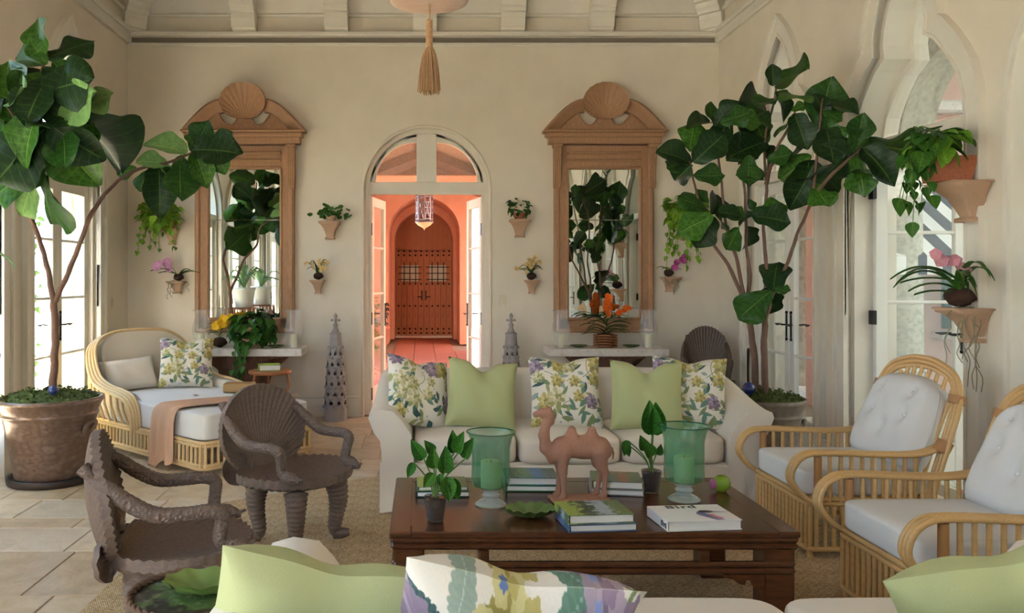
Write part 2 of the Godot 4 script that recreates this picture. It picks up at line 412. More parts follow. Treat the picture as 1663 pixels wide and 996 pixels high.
func fabric_mat(sd: int) -> StandardMaterial3D:
	var n = 384
	var r = RandomNumberGenerator.new(); r.seed = sd
	var im = Image.create(n, n, false, Image.FORMAT_RGB8); im.fill(rgb(228, 220, 202))
	var greens = [rgb(62, 100, 92), rgb(96, 130, 108), rgb(122, 138, 90), rgb(156, 160, 100), rgb(52, 80, 78), rgb(146, 162, 144)]
	for k in 10:      # curling stems
		var p = Vector2(r.randf() * n, r.randf() * n); var a = r.randf() * TAU; var da = r.randf_range(-.06, .06)
		for s in 50:
			blob(im, p, Vector2(2, 2), 0, rgb(122, 136, 92)); p += Vector2(2.2, 0).rotated(a); a += da
	for k in 64:
		leaf_blob(im, Vector2(r.randf() * n, r.randf() * n), r.randf_range(16, 34), r.randf_range(8, 14), r.randf() * TAU, greens[r.randi() % 6])
	var heads = [[rgb(184, 168, 96), rgb(206, 194, 132), rgb(156, 140, 70)], [rgb(146, 124, 142), rgb(172, 152, 166), rgb(120, 100, 116)], [rgb(196, 188, 140), rgb(222, 214, 176), rgb(160, 156, 96)], [rgb(106, 122, 160), rgb(142, 156, 186), rgb(84, 98, 138)]]
	for k in 13:      # blossoms of overlapping petals
		var c = Vector2((k % 4 + r.randf_range(.2, .8)) * n / 4.0, (k / 4 + r.randf_range(.2, .8)) * n / 4.0); var h: Array = heads[[0, 2, 2, 0, 1, 2, 0, 1][r.randi() % 8]]
		var big = r.randf_range(28, 50)
		for q in 16:
			var a = q * 2.4; var d = big * sqrt(q / 16.0)
			blob(im, c + Vector2(d, 0).rotated(a), Vector2(big * .34, big * .25), a, h[q % 3], .12, q)
		for q in 6: blob(im, c + Vector2(r.randf_range(-6, 6), r.randf_range(-6, 6)), Vector2(3, 2), 0, h[2].darkened(.2))
	for k in 30:
		blob(im, Vector2(r.randf() * n, r.randf() * n), Vector2(4, 4), 0, [rgb(96, 118, 176), rgb(132, 152, 200), rgb(166, 140, 166)][r.randi() % 3], .25)
	var m = mat(Color.WHITE, .88); m.albedo_texture = ImageTexture.create_from_image(im)
	m.normal_enabled = true; m.normal_texture = nbump(noise(.25, 18, 2), 2.0, 256); m.normal_scale = .15
	return m
func trefoil() -> Array:            # outline of a side opening: left foot, over the top, right foot; centred on 0
	var half = [V2(.665, 0), V2(.665, 2.35), V2(.65, 2.48), V2(.61, 2.6), V2(.55, 2.69), V2(.475, 2.78), V2(.385, 2.87), V2(.28, 2.93), V2(.295, 3.02), V2(.28, 3.12), V2(.235, 3.24), V2(.165, 3.36), V2(.08, 3.46), V2(0, 3.53)]
	var out = []
	for p in half: out.append(p)
	for i in range(half.size() - 2, -1, -1): out.append(V2(-half[i].x, half[i].y))
	return out                       # runs from +x foot over to -x foot: its left side is the inside... offset -o widens
func round_arch(hw: float, spring: float, n := 20) -> Array:
	var out = [V2(hw, 0)]
	for i in n + 1: out.append(V2(cos(PI * i / n) * hw, spring + sin(PI * i / n) * hw))
	out.append(V2(-hw, 0))
	return out
func notch_wall(x0: float, x1: float, top: float, holes: Array) -> PackedVector2Array:
	# holes: arrays of points running from the larger x foot to the smaller x foot, listed from large x to small x
	var p = PackedVector2Array([V2(x0, 0), V2(x0, top), V2(x1, top), V2(x1, 0)])
	for h in holes:
		for q in h: p.append(q)
	return p
func shift(p: Array, dx: float) -> Array:
	var o = []
	for q in p: o.append(q + Vector2(dx, 0))
	return o

func door_leaf(called: String, parent: Node, w: float, h: float, paint: Material, handle_at: float, inner := 1.0) -> MeshInstance3D:
	# hinge edge at x = 0, leaf runs to x = w, faces +-z; handle_at is the x of the latch
	var mb = MB.new()
	var st = .085; var t = .045
	mb.box(V(st / 2, h / 2, 0), V(st, h, t), .004); mb.box(V(w - st / 2, h / 2, 0), V(st, h, t), .004)
	mb.box(V(w / 2, .13, 0), V(w - st * 2 + .004, .25, t - .004), .004); mb.box(V(w / 2, h - .05, 0), V(w - st * 2 + .004, .1, t - .004), .004)
	var leaf = put(called, mb, paint, parent)
	var ys = [.255, .77, 1.26, 1.76, h - .1]
	var bar = MB.new(); bar.box(Vector3.ZERO, V(w - st * 2 + .004, .024, .036), .006)
	var bm = bar.mesh()
	for k in [1, 2, 3]: part("muntin", bm, paint, leaf, V(w / 2, ys[k], 0))
	for k in 4:
		var g = MB.new(); g.box(Vector3.ZERO, V(w - st * 2 + .01, ys[k + 1] - ys[k], .006))
		part("pane", g.mesh(), M.glass, leaf, V(w / 2, (ys[k] + ys[k + 1]) / 2, 0))
	var hd = MB.new()
	var sx = signf(w / 2 - handle_at)
	for s in [-1.0, 1.0]:
		hd.box(V(handle_at, 1.02, s * (t / 2 + .006)), V(.022, .2, .01), .003)
		for e in [.905, 1.135]: hd.lathe([V2(0, -.007), V2(.014, -.006), V2(.014, .006), V2(0, .007)], 8, V(handle_at, e, s * (t / 2 + .006)), Basis(Vector3.RIGHT, PI / 2))
		hd.tube(smooth_path([V(handle_at, 1.03, s * t / 2), V(handle_at, 1.03, s * (t / 2 + .04)), V(handle_at + sx * .04, 1.035, s * (t / 2 + .05)), V(handle_at + sx * .08, 1.03, s * (t / 2 + .05)), V(handle_at + sx * .13, 1.035, s * (t / 2 + .05))], 4), lerp_list([.006, .009, .007, .012, .004], 17), 6)
	put("handle", hd, M.iron, leaf)
	return leaf

func build_room() -> void:
	# floor: a mortar bed with each limestone tile laid on it
	var fl = setting("floor", "cream limestone tile floor with dark joints", "floor")
	bx("mortar_bed", fl, M.grout, V(0, -.11, ROOM / 2), V(7.3, .2, ROOM + 1.0), 0)
	var rows = [.406, .203, .406, .61, .406, .406, .203, .61]
	var z = 0.0; var ri = 0; var count = 0
	var rest = MB.new()
	rng.seed = 77
	while z < ROOM + .1:
		var dz: float = rows[ri % rows.size()]
		var x = XL - .35 - R(0, .4)
		while x < XR + .35:
			var w: float = [.406, .61, .813, .61][rng.randi() % 4]
			var m: Material = M.tiles[rng.randi() % 5]
			var pieces = [[x, z, w, dz]]
			if dz > .5 and w < .7 and rng.randf() < .5: pieces = [[x, z, w, dz * .5], [x, z + dz * .5, w, dz * .5]]
			for q in pieces:
				var x0: float = maxf(q[0], XL - .35); var x1: float = minf(q[0] + q[2], XR + .35)
				if x1 - x0 < .05: continue
				if q[1] > 7.6:      # behind the camera: joined
					rest.box(V((x0 + x1) / 2, -.01, q[1] + q[3] / 2), V(x1 - x0 - .006, .02, q[3] - .006), .0035)
					continue
				var mb = MB.new(); mb.box(Vector3.ZERO, V(x1 - x0 - .006, .02, q[3] - .006), .0035)
				part("tile", mb.mesh(), m, fl, V((x0 + x1) / 2, -.01 + R(-.0012, .0008), q[1] + q[3] / 2), Basis(V(R(-1, 1), 0, R(-1, 1)).normalized(), R(0, .0015)))
				count += 1
			x += w
		z += dz; ri += 1
	put("tile_field", rest, M.tiles[0], fl).set_meta("kind", "stuff")
	# side walls with five openings each
	var tre = trefoil()
	var zc = []
	for i in 5: zc.append(1.485 + 1.81 * i)
	for side in [-1, 1]:
		var wall = setting("wall_left" if side < 0 else "wall_right", "cream plaster wall with cusped arched door openings", "wall")
		# plane coordinates: (-z, y) so that x runs away from the camera on the right wall
		var holes = []
		for i in range(0, 5): holes.append(shift(offset_line(tre, -.03), -zc[i]))
		var X: float = XL if side < 0 else XR
		var xf = Transform3D(Basis(V(0, 0, -1), V(0, 1, 0), V(1, 0, 0)), V(X + (-.36 if side < 0 else 0.0), 0, 0))
		var mb = MB.new(); mb.prism(notch_wall(-ROOM - .4, .4, 4.6, holes), 0, .36, xf)
		put("plaster", mb, M.wall, wall)
		for i in 5:
			var xc = Transform3D(xf.basis, V(X, 0, zc[i]))
			var s = float(side)
			var cs = MB.new()
			var face = offset_line(tre, 0.0)
			cs.prism(ring_poly(face, -.135, 0.0), minf(0, -s * .028), maxf(0, -s * .028), xc)
			cs.prism(ring_poly(face, -.145, -.115), minf(0, -s * .048), maxf(0, -s * .048), xc)
			cs.prism(ring_poly(face, -.02, 0.0), minf(0, -s * .036), maxf(0, -s * .036), xc)
			put("casing", cs, M.trim, wall)
			var fr = MB.new()
			fr.prism(ring_poly(face, -.03, .015), minf(s * .035, s * .34), maxf(s * .035, s * .34), xc)
			fr.prism(ring_poly(face, -.01, .05), minf(s * .22, s * .32), maxf(s * .22, s * .32), xc)
			put("frame", fr, M.trim, wall)
			bx("transom_bar", wall, M.trim, V(X + s * .19, 2.345, zc[i]), V(.3, .09, 1.31), .008)
			var gp = PackedVector2Array()
			for q in offset_line(tre, .03): if q.y > 2.37: gp.append(q)
			var gl = MB.new(); gl.prism(gp, 0, .008, Transform3D(xf.basis, V(X + s * .27, 0, zc[i])))
			put("pane", gl, M.glass, wall)
		# door leaves
		for i in 5:
			var d = setting("door_%d" % ((i + 1) if side < 0 else (i + 6)), "white glazed french door pair", "door")
			var dx: float = X + side * .1
			d.position = V(dx, .008, zc[i])
			for e in [-1.0, 1.0]:
				var open = side > 0 and i == 1
				var hinge = Node3D.new(); hinge.name = "hinge_side"; d.add_child(hinge, true)
				hinge.position = V(0, 0, e * .655)
				# leaf runs from the hinge towards the centre: local +x -> world -e*z
				var ang = e * PI / 2
				if open: ang = 0.0 if e < 0 else 0.12
				hinge.rotation.y = ang
				if open: hinge.position = V(.06, 0, e * .655 + (.04 if e < 0 else -.04))
				var lf = door_leaf("leaf", d, .652, 2.29, M.white_paint if side > 0 else M.trim, .652 - .04)
				lf.transform = hinge.transform
				hinge.free()
				var hg = MB.new()
				for y in [.25, 1.15, 2.05]: hg.box(V(-.012, y, 0), V(.03, .1, .06), .003)
				put("hinge", hg, M.black, lf)
		# baseboards between openings, crown
		var segs = [[0.0, zc[0] - .80]]
		for i in 4: segs.append([zc[i] + .80, zc[i + 1] - .80])
		segs.append([zc[4] + .80, ROOM])
		var bb = setting("baseboard_left" if side < 0 else "baseboard_right", "", "")
		for sg in segs:
			var m2 = MB.new()
			m2.box(V(X - side * .012, .1, (sg[0] + sg[1]) / 2), V(.026, .2, sg[1] - sg[0]), .003)
			m2.box(V(X - side * .016, .205, (sg[0] + sg[1]) / 2), V(.034, .022, sg[1] - sg[0]), .008)
			put("moulding", m2, M.trim, bb)
		var cr = setting("trim_%d" % (1 if side < 0 else 2))
		var cm = MB.new()
		cm.box(V(X - side * .02, 3.93, ROOM / 2), V(.05, .10, ROOM), .01)
		cm.box(V(X - side * .035, 4.0, ROOM / 2), V(.08, .05, ROOM), .012)
		cm.box(V(X - side * .02, 4.19, ROOM / 2), V(.05, .04, ROOM), .012)
		put("crown_moulding", cm, M.trim, cr)
	# back wall with the arched doorway
	var wb = setting("wall_back", "cream plaster wall with arched doorway", "wall")
	var arch = round_arch(.66, 2.36, 28)
	var cx = .05
	var mw = MB.new(); mw.prism(notch_wall(XL - .36, XR + .36, 4.6, [shift(arch, cx)]), -.36, 0.0)
	put("plaster", mw, M.wall, wb)
	# rounded plaster arris
	var ar = MB.new()
	var pth = []
	for q in offset_line(shift(arch, cx), -.004): pth.append(V(q.x, q.y, -.004))
	ar.tube(pth, .016, 8)
	put("rounded_edge", ar, M.wall, wb)
	var df = setting("trim_3")
	var fm = MB.new()
	fm.prism(ring_poly(shift(arch, cx), 0.0, .05), -.2, -.1)
	fm.prism(ring_poly(shift(arch, cx), .03, .075), -.17, -.13)
	put("door_frame", fm, M.trim, df)
	# transom light: rail, mullion, two quarter panes
	bx("transom_rail", df, M.trim, V(cx, 2.39, -.15), V(1.25, .13, .07), .006)
	bx("mullion", df, M.trim, V(cx, 2.69, -.15), V(.21, .62, .05), .004)
	for e in [-1.0, 1.0]:
		var pane = PackedVector2Array(); var outer = PackedVector2Array()
		var n = 14
		for i in n + 1:
			var a = PI / 2 * i / n
			pane.append(V2(cx + e * (.105 + .43 * cos(a)), 2.455 + .42 * sin(a)))
		var rg = MB.new()
		# infill between the pane's curve and the arch
		for i in n:
			var a0 = PI / 2 * i / n; var a1 = PI / 2 * (i + 1) / n
			var o0 = V2(cx + e * maxf(.105, .65 * cos(a0)), 2.36 + .65 * sin(a0)); var o1 = V2(cx + e * maxf(.105, .65 * cos(a1)), 2.36 + .65 * sin(a1))
			rg.prism(PackedVector2Array([pane[i], o0, o1, pane[i + 1]]), -.17, -.13)
		put("transom_frame", rg, M.trim, df)
		pane.append(V2(cx + e * .105, 2.455))
		var gm = MB.new(); gm.prism(pane, -.153, -.147)
		put("pane", gm, M.glass, df)
	var d11 = setting("door_11", "cream glazed french door pair standing open to the walk", "door")
	for e in [-1.0, 1.0]:
		var lf = door_leaf("leaf", d11, .6, 2.3, M.trim, .56)
		lf.position = V(cx + e * .60, .01, -.2)
		lf.rotation.y = PI / 2 + (-.20 if e < 0 else .20)
		var hg = MB.new()
		for y in [.2, 1.0, 1.95]: hg.box(V(-.02, y, 0), V(.04, .13, .06), .003)
		put("hinge", hg, M.black, lf)
	var bb2 = setting("baseboard_back")
	for sg in [[XL, cx - .70], [cx + .70, XR]]:
		var m3 = MB.new()
		m3.box(V((sg[0] + sg[1]) / 2, .1, .012), V(sg[1] - sg[0], .2, .026), .003)
		m3.box(V((sg[0] + sg[1]) / 2, .205, .016), V(sg[1] - sg[0], .022, .034), .008)
		put("moulding", m3, M.trim, bb2)
	var tb = setting("trim_4")
	var t4 = MB.new()
	t4.box(V(.015, 3.87, .012), V(6.15, .035, .03), .008)
	t4.box(V(.015, 3.975, .03), V(6.15, .05, .07), .014)
	t4.box(V(.015, 4.165, .03), V(6.15, .03, .07), .012)
	put("cornice", t4, M.trim, tb)
	bx("air_slot", tb, M.vent, V(.015, 3.915, .004), V(6.1, .05, .012), .002)
	# sloping frieze above the ledge
	var fz = MB.new(); fz.quad(V(XL, 4.18, .05), V(XR, 4.18, .05), V(XR, 4.42, .16), V(XL, 4.42, .16)); put("frieze", fz, M.trim, tb)
	# ceiling, beams on corbels
	var ce = setting("ceiling", "pecky cypress ceiling with cream beams", "ceiling")
	bx("boards", ce, M.pecky, V(0, 4.62, ROOM / 2), V(7.2, .2, ROOM + 1.0), 0)
	var prof = PackedVector2Array([V2(0, 0), V2(.10, 0), V2(.11, .02), V2(.13, .025), V2(.15, .10), V2(.155, .16), V2(.19, .165), V2(.20, .20), V2(.23, .215), V2(.24, .26), V2(.27, .27), V2(.27, .31), V2(0, .31)])
	var cmesh = MB.new(); cmesh.prism(prof, -.12, .12, Transform3D(Basis(V(0, 0, 1), V(0, 1, 0), V(-1, 0, 0)), Vector3.ZERO))
	var cmm = cmesh.mesh()
	for px in [400, 548, 690, 831, 973]:
		var x = (px - VX) / 156.0
		part("corbel", cmm, M.trim, ce, V(x, 3.99, .03))
		bx("beam", ce, M.trim, V(x, 4.42, ROOM / 2), V(.2, .24, ROOM), .012)
	part("corbel", cmm, M.trim, ce, V(XL + .03, 3.99, .03), ry(PI / 4)); part("corbel", cmm, M.trim, ce, V(XR - .03, 3.99, .03), ry(-PI / 4))
	for e in [-1.0, 1.0]:
		var x0 = XL + .12 if e < 0 else XR - .12
		bx("hip_beam", ce, M.trim, V(x0 - e * .6, 4.43, .72), V(.2, .22, 1.9), .012, ry(-e * PI / 4))
	# wall behind the camera, its unseen opening sized for soft front light
	var wf = setting("wall_front", "cream plaster wall with unseen arched opening sized for front light", "wall")
	var a2 = round_arch(.55, 2.6, 20)
	var mf = MB.new(); mf.prism(notch_wall(XL - .36, XR + .36, 4.6, [shift(a2, -1.2)]), ROOM, ROOM + .36)
	put("plaster", mf, M.wall, wf)
	# switch plates, outlet
	var sw = thing("light_switch", "cream switch plate on back wall right of doorway", "switch", P(816, 489, 0.0))
	bx("plate", sw, M.switch_plate, V(0, 0, .004), V(.07, .115, .008), .003); bx("rocker", sw, M.switch_plate, V(0, 0, .009), V(.034, .066, .008), .003)
	var sw2 = thing("light_switch", "cream switch plate on left wall beside the french door", "switch", V(XL, 1.2, .42), PI / 2)
	bx("plate", sw2, M.switch_plate, V(0, 0, .004), V(.07, .115, .008), .003); bx("rocker", sw2, M.switch_plate, V(0, 0, .009), V(.034, .066, .008), .003)
	var ou = thing("wall_outlet", "white outlet plate low on the baseboard beside the left spire", "outlet", V(-1.0, .1, .026))
	bx("plate", ou, M.white_paint, V(0, 0, .003), V(.115, .075, .006), .002)
func build_outside() -> void:
	# covered walk behind the doorway
	var cx = .05
	var ol = setting("floor_walk", "terracotta paved walk", "floor")
	bx("bed", ol, M.grout, V(cx, -.13, -6.4), V(9, .2, 12.1), 0)
	rng.seed = 5
	var k = 0
	var tmesh = MB.new(); tmesh.box(Vector3.ZERO, V(.39, .02, .39), .004); var tm = tmesh.mesh()
	for j in 29:
		for i in 7:
			if j > 18 and (i < 2 or i > 4): continue
			part("paver", tm, M.brick_floor, ol, V(cx + (i - 3) * .4, -.022 + R(-.001, .001), -.6 - j * .4))
	# walls of the walk
	var w1 = setting("wall_walk_end", "salmon stucco wall with deep arched passage", "wall")
	var ar = shift(round_arch(.775, 2.42, 20), cx)
	var mb = MB.new(); mb.prism(notch_wall(cx - 2.6, cx + 2.6, 3.9, [ar]), -10.9, -9.4); put("stucco", mb, M.salmon, w1)
	var mb2 = MB.new(); mb2.prism(notch_wall(cx - 2.6, cx + 2.6, 3.9, [shift(round_arch(.69, 2.32, 20), cx)]), -11.78, -10.9); put("stucco", mb2, M.salmon, w1)
	bx("stucco", w1, M.salmon, V(cx, 1.9, -11.95), V(5.2, 4.0, .3), 0)
	bx("tie_beam", w1, M.salmon, V(cx, 3.07, -5.2), V(4.2, .15, .2), .01)
	var w2 = setting("wall_walk_left", "salmon stucco garden wall with openings", "wall")
	for zz in [[-.36, -3.0], [-5.6, -9.4]]: bx("stucco", w2, M.salmon, V(cx - 1.75, 1.5, (zz[0] + zz[1]) / 2), V(.3, 3.2, zz[0] - zz[1]), .01)
	bx("stucco", w2, M.salmon, V(cx - 1.75, 3.0, -4.3), V(.3, .5, 2.6), .01)
	var w3 = setting("wall_walk_right", "salmon stucco garden wall", "wall")
	for zz in [[-.36, -1.4], [-4.6, -7.2]]: bx("stucco", w3, M.salmon, V(cx + 1.75, 1.5, (zz[0] + zz[1]) / 2), V(.3, 3.2, zz[0] - zz[1]), .01)
	bx("stucco", w3, M.salmon, V(cx + 1.75, 3.0, -3.0), V(.3, .5, 3.2), .01)
	# pitched timber roof over the walk
	var rf = setting("ceiling_walk", "pitched timber roof over the walk", "ceiling")
	for e in [-1.0, 1.0]:
		for i in 12:
			var t = (i + .5) / 12.0
			bx("board", rf, M.beam_wood, V(cx + e * (2.1 - t * 2.1), 2.86 + t * .80, -4.9), V(.19, .025, 9.0), .004, Basis(Vector3.BACK, -e * .364))
		for zz in [-1.2, -3.2, -5.4, -7.4]:
			bx("rafter", rf, M.beam_wood, V(cx + e * 1.0, 3.20, zz), V(2.25, .14, .12), .006, Basis(Vector3.BACK, -e * .364))
	bx("ridge", rf, M.beam_wood, V(cx, 3.58, -4.9), V(.1, .2, 9.0), .005)
	# studded entrance door
	var d = setting("door_12", "studded arched plank door with barred windows", "door")
	d.position = V(cx, 0, -11.7)
	for e in [-1.0, 1.0]:
		var lm = MB.new(); lm.box(V(e * .345, 1.06, -.03), V(.685, 2.12, .03), .004)
		var leaf = put("leaf", lm, M.door_wood, d)
		for i in 5: bx("plank", leaf, M.door_wood, V(e * (.07 + i * .137), 1.06, 0), V(.133, 2.12, .03), .006)
		bx("light", leaf, M.pale_pane, V(e * .34, 1.56, .013), V(.42, .4, .012), .002)
		var gr = MB.new()
		for i in 3: gr.box(V(e * .34 + (i - 1) * .14, 1.56, .04), V(.02, .56, .02), .003)
		for i in 3: gr.box(V(e * .34, 1.56 + (i - 1) * .15, .05), V(.56, .02, .02), .003)
		put("grille", gr, M.iron, leaf)
		var sm = MB.new(); sm.lathe([V2(.024, 0), V2(.02, .012), V2(0, .02)], 8, Vector3.ZERO, Basis(Vector3.RIGHT, PI / 2)); var smm = sm.mesh()
		for y in [.1, .2, .76, 1.3, 2.0, 2.1]:
			for i in 5: part("stud", smm, M.iron, leaf, V(e * (.07 + i * .137), y, .016))
		var h = MB.new(); h.box(V(e * .05, 1.02, .025), V(.03, .24, .02), .004); h.tube([V(e * .05, .98, .03), V(e * .05, .98, .08), V(e * .16, .99, .08)], .012, 6)
		put("handle", h, M.iron, leaf)
	var tp = PackedVector2Array()
	for q in round_arch(.69, 2.32, 20): if q.y > 2.2: tp.append(q)
	tp.append(V2(-.69, 2.13)); tp.append(V2(.69, 2.13))
	for i in 10:
		var x0 = -.69 + i * .138
		var pl = PackedVector2Array([V2(x0, 2.135), V2(x0 + .134, 2.135)])
		for j in 5:
			var xx = x0 + .134 - .134 * j / 4.0
			pl.append(V2(xx, 2.32 + sqrt(maxf(.0004, .69 * .69 - xx * xx))))
		var pm = MB.new(); pm.prism(pl, -.02, .01); put("plank", pm, M.door_wood, d)
	bx("threshold", d, M.stone, V(0, .02, .1), V(1.4, .06, .3), .01)
	# hanging lantern
	var lt = thing("hanging_lantern", "pierced blue-grey metal lantern hanging in the walk", "lantern", P(689, 372, -3.6))
	var s = F / (CZ + 3.6)
	var u = 1.0 / s
	var body = MB.new()
	for i in 8:
		var a = TAU * i / 8
		body.box(V(cos(a) * 13 * u, 34 * u, sin(a) * 13 * u), V(2.2 * u, 46 * u, 2.2 * u), .002, ry(-a))
		for q in 5: body.box(V(cos(a + .39) * 12.5 * u, (16 + q * 9) * u, sin(a + .39) * 12.5 * u), V(1.2 * u, 1.4 * u, 10 * u), 0.0, ry(-a - .39))
		for q in 2: body.box(V(cos(a + .39) * 12.5 * u, 34 * u, sin(a + .39) * 12.5 * u), V(1.2 * u, 42 * u, 1.2 * u), 0.0, ry(-a - .39) * Basis(Vector3.RIGHT, .25 * (q * 2 - 1)))
	body.lathe([V2(15 * u, 10 * u), V2(15 * u, 13 * u), V2(12 * u, 13 * u)], 8); body.lathe([V2(15 * u, 55 * u), V2(15 * u, 58 * u), V2(10 * u, 66 * u), V2(3 * u, 72 * u), V2(1 * u, 80 * u)], 8)
	put("cage", body, M.lantern, lt)
	var fin = MB.new(); fin.lathe([V2(14 * u, 10 * u), V2(10 * u, 6 * u), V2(4 * u, 2.5 * u), V2(1.5 * u, 1 * u), V2(0, -3 * u)], 12); put("finial", fin, M.corbel_clay, lt)
	var ch = MB.new(); ch.tube([V(0, 80 * u, 0), V(0, 3.5 - lt.position.y, 0)], .008, 6); put("chain", ch, M.iron, lt)
	# planters in the walk
	var up = thing("stone_urn", "grey stone urn planted with trailing greenery beside right door leaf", "planter", V(cx + 1.0, -.012, -3.0))
	var um = MB.new(); um.lathe([V2(0, 0), V2(.2, 0), V2(.2, .08), V2(.09, .14), V2(.09, .5), V2(.14, .62), V2(.3, .78), V2(.33, .9), V2(.30, .9), V2(.27, .84), V2(0, .84)], 20); put("urn", um, M.tower, up)
	rng.seed = 31
	foliage_ball(up, V(-.05, 1.02, 0), V(.32, .26, .32), 70, [M.pothos, M.lime2], .085)
	for q in 26: leaf_at(up, "leaf", heart_mesh(), M.pothos if q % 2 else M.lime2, V(-.3 + R(-.1, .06), .5 + R(-.1, .45), R(-.15, .2)), R(0, TAU), R(.6, 1.4), .09)
	var fp = thing("terracotta_pot", "clay pot with dark shrub inside the arched passage", "planter", V(cx - .95, -.012, -8.9))
	var fm = MB.new(); fm.lathe([V2(0, 0), V2(.16, 0), V2(.21, .36), V2(.24, .37), V2(.24, .44), V2(.2, .44), V2(.2, .4), V2(0, .4)], 20); put("pot", fm, M.terracotta, fp)
	foliage_ball(fp, V(0, .72, 0), V(.2, .34, .2), 60, [M.leaf_dark], .1)
	var gp = thing("grass_clump", "strappy green plant on the ground under the stone urn", "plant", V(cx + .85, -.012, -2.3))
	for q in 30: blade(gp, V(R(-.06, .06), 0, R(-.06, .06)), R(0, TAU), R(.3, .6), R(.2, .45), .018, M.pothos)
	# ground
	var g = setting("floor_garden", "pale paved and gravelled ground outside", "floor")
	bx("paving", g, M.pavement, V(-13.5, -.16, 2), V(20, .2, 60), 0)
	bx("gravel", g, M.gravel, V(13.6, -.16, 2), V(20, .2, 60), 0)
	for i in 6: bx("step_slab", g, M.brick_floor, V(3.95, -.05, 1.7 + i * 1.81), V(.8, .06, 1.2), .01)
	# left garden: clipped hedge, pale pier, white house front
	var hd = thing("hedge", "tall clipped green hedge outside the left french doors", "hedge", V(-6.1, 0, 1.6))
	rng.seed = 8
	var hc = MB.new(); hc.box(V(0, 1.5, -.5), V(.9, 3.0, 9), .1); put("core", hc, M.hedge, hd)
	var mm = MultiMesh.new(); mm.transform_format = MultiMesh.TRANSFORM_3D; mm.mesh = heart_mesh()
	mm.instance_count = 5000
	for i in 5000:
		var p = V(.48 + R(-.05, .1), R(.02, 3.1), R(-5, 4)); 
		if i % 5 == 0: p = V(R(-.5, .5), 3.02 + R(0, .1), R(-5, 4))
		mm.set_instance_transform(i, Transform3D(Basis.from_euler(V(R(-1, 1), R(0, TAU), R(-1, 1))).scaled(Vector3.ONE * R(.07, .13)), p))
	var mi = MultiMeshInstance3D.new(); mi.name = "leaves"; mi.multimesh = mm; mi.material_override = M.hedge; mi.set_meta("kind", "stuff"); hd.add_child(mi)
	var hp = setting("wall_garden_pier", "pale mint panel outside the left french door", "wall")
	bx("panel", hp, M.mint, V(-4.2, 1.5, -1.5), V(.12, 3.0, 1.2), .01)
	for i in 12: bx("bolt", hp, M.iron, V(-4.135, .22 + i * .19 + (i / 3) * .06, -1.28), V(.014, .022, .022), .004)
	var wh = setting("wall_garden", "white rendered house front across the garden", "wall")
	bx("render", wh, M.stripe_a, V(-9.5, 2.2, 1), V(.4, 4.4, 16), 0)
	# unseen slab added to keep the sun off the left doors
	var pr = setting("ceiling_sun_blocker_left", "unseen slab added outside the left doors to block sun", "ceiling")
	bx("slab", pr, M.stripe_a, V(-3.78, 3.95, 5), V(.66, .12, 13), 0)
	# right loggia, its slab widened past the arcade to cut sky light
	var lo = setting("ceiling_loggia", "loggia ceiling outside the right doors, widened to block sky light", "ceiling")
	bx("slab", lo, M.stripe_a, V(5.83, 4.5, 2.5), V(4.66, .2, 20.4), 0)
	var ac = setting("wall_loggia", "coral stone arcade on round columns", "wall")
	for i in range(-2, 4):
		var zz = -.7 + i * 2.5
		var col = MB.new(); col.lathe([V2(.30, 0), V2(.30, .1), V2(.25, .14), V2(.22, .2), V2(.2, 2.6), V2(.24, 2.66), V2(.28, 2.75), V2(.28, 2.85), V2(0, 2.85)], 24, V(5.4, -.06, zz)); put("column", col, M.coral, ac)
		var am = shift(round_arch(1.0, 0.0, 20), 0)
		var pl = PackedVector2Array([V2(-1.25, 0), V2(-1.25, 1.7), V2(1.25, 1.7), V2(1.25, 0)])
		for q in am: pl.append(q)
		var amb = MB.new(); amb.prism(pl, -.18, .18, Transform3D(Basis(V(0, 0, -1), V(0, 1, 0), V(1, 0, 0)), V(5.4, 2.79, zz + 1.25))); put("arch", amb, M.coral, ac)
	var pw = setting("wall_pink_house_and_blockers", "pink stucco house across the loggia, with added walls that block daylight", "wall")
	bx("stucco", pw, M.pink_stucco, V(7.4, 3.4, -2.2), V(3.2, 7.0, .4), .01)
	bx("cornice", pw, M.stone, V(7.4, 3.62, -2.1), V(3.2, .16, .5), .03)
	bx("stucco", pw, M.pink_stucco, V(4.75, 1.4, -.9), V(.5, 2.9, .4), .01)
	bx("stucco", pw, M.blocker_white, V(8.9, 3.4, 5), V(.4, 7.0, 20), .01)  # added tall wall, shuts out sky beyond the arcade
	bx("stucco", pw, M.pink_stucco, V(3.62, 3.4, -4.7), V(.3, 7.0, 8.6), .01)  # added wall, stops daylight coming in from the walk side
	bx("stucco", pw, M.blocker_white, V(6.2, 3.4, -8.0), V(5.4, 7.0, .4), .01)  # added far end wall, darkens the court
	bx("stucco", pw, M.blocker_white, V(6.2, 3.4, 12.9), V(5.4, 7.0, .4), .01)  # added near end wall, also there to darken the court
	var wn = setting("window_1", "teal shuttered window with stone sill", "window")
	bx("shutter", wn, M.teal, V(7.0, 1.35, -1.97), V(.7, 1.1, .06), .008)
	bx("glass", wn, M.black, V(7.0, 1.35, -1.935), V(.4, .9, .02), .004)
	bx("sill", wn, M.stone, V(7.0, .72, -1.9), V(.95, .1, .25), .01)
	var sh = thing("teal_shutter", "dark teal shutter folded outside the open french door", "shutter", V(3.62, .0, 1.6))
	bx("panel", sh, M.teal, V(0, 1.15, 0), V(.1, 2.3, .5), .008)
	var aw = thing("striped_awning", "navy and white striped awning on the pink house", "awning", V(7.0, 2.6, -2.0))
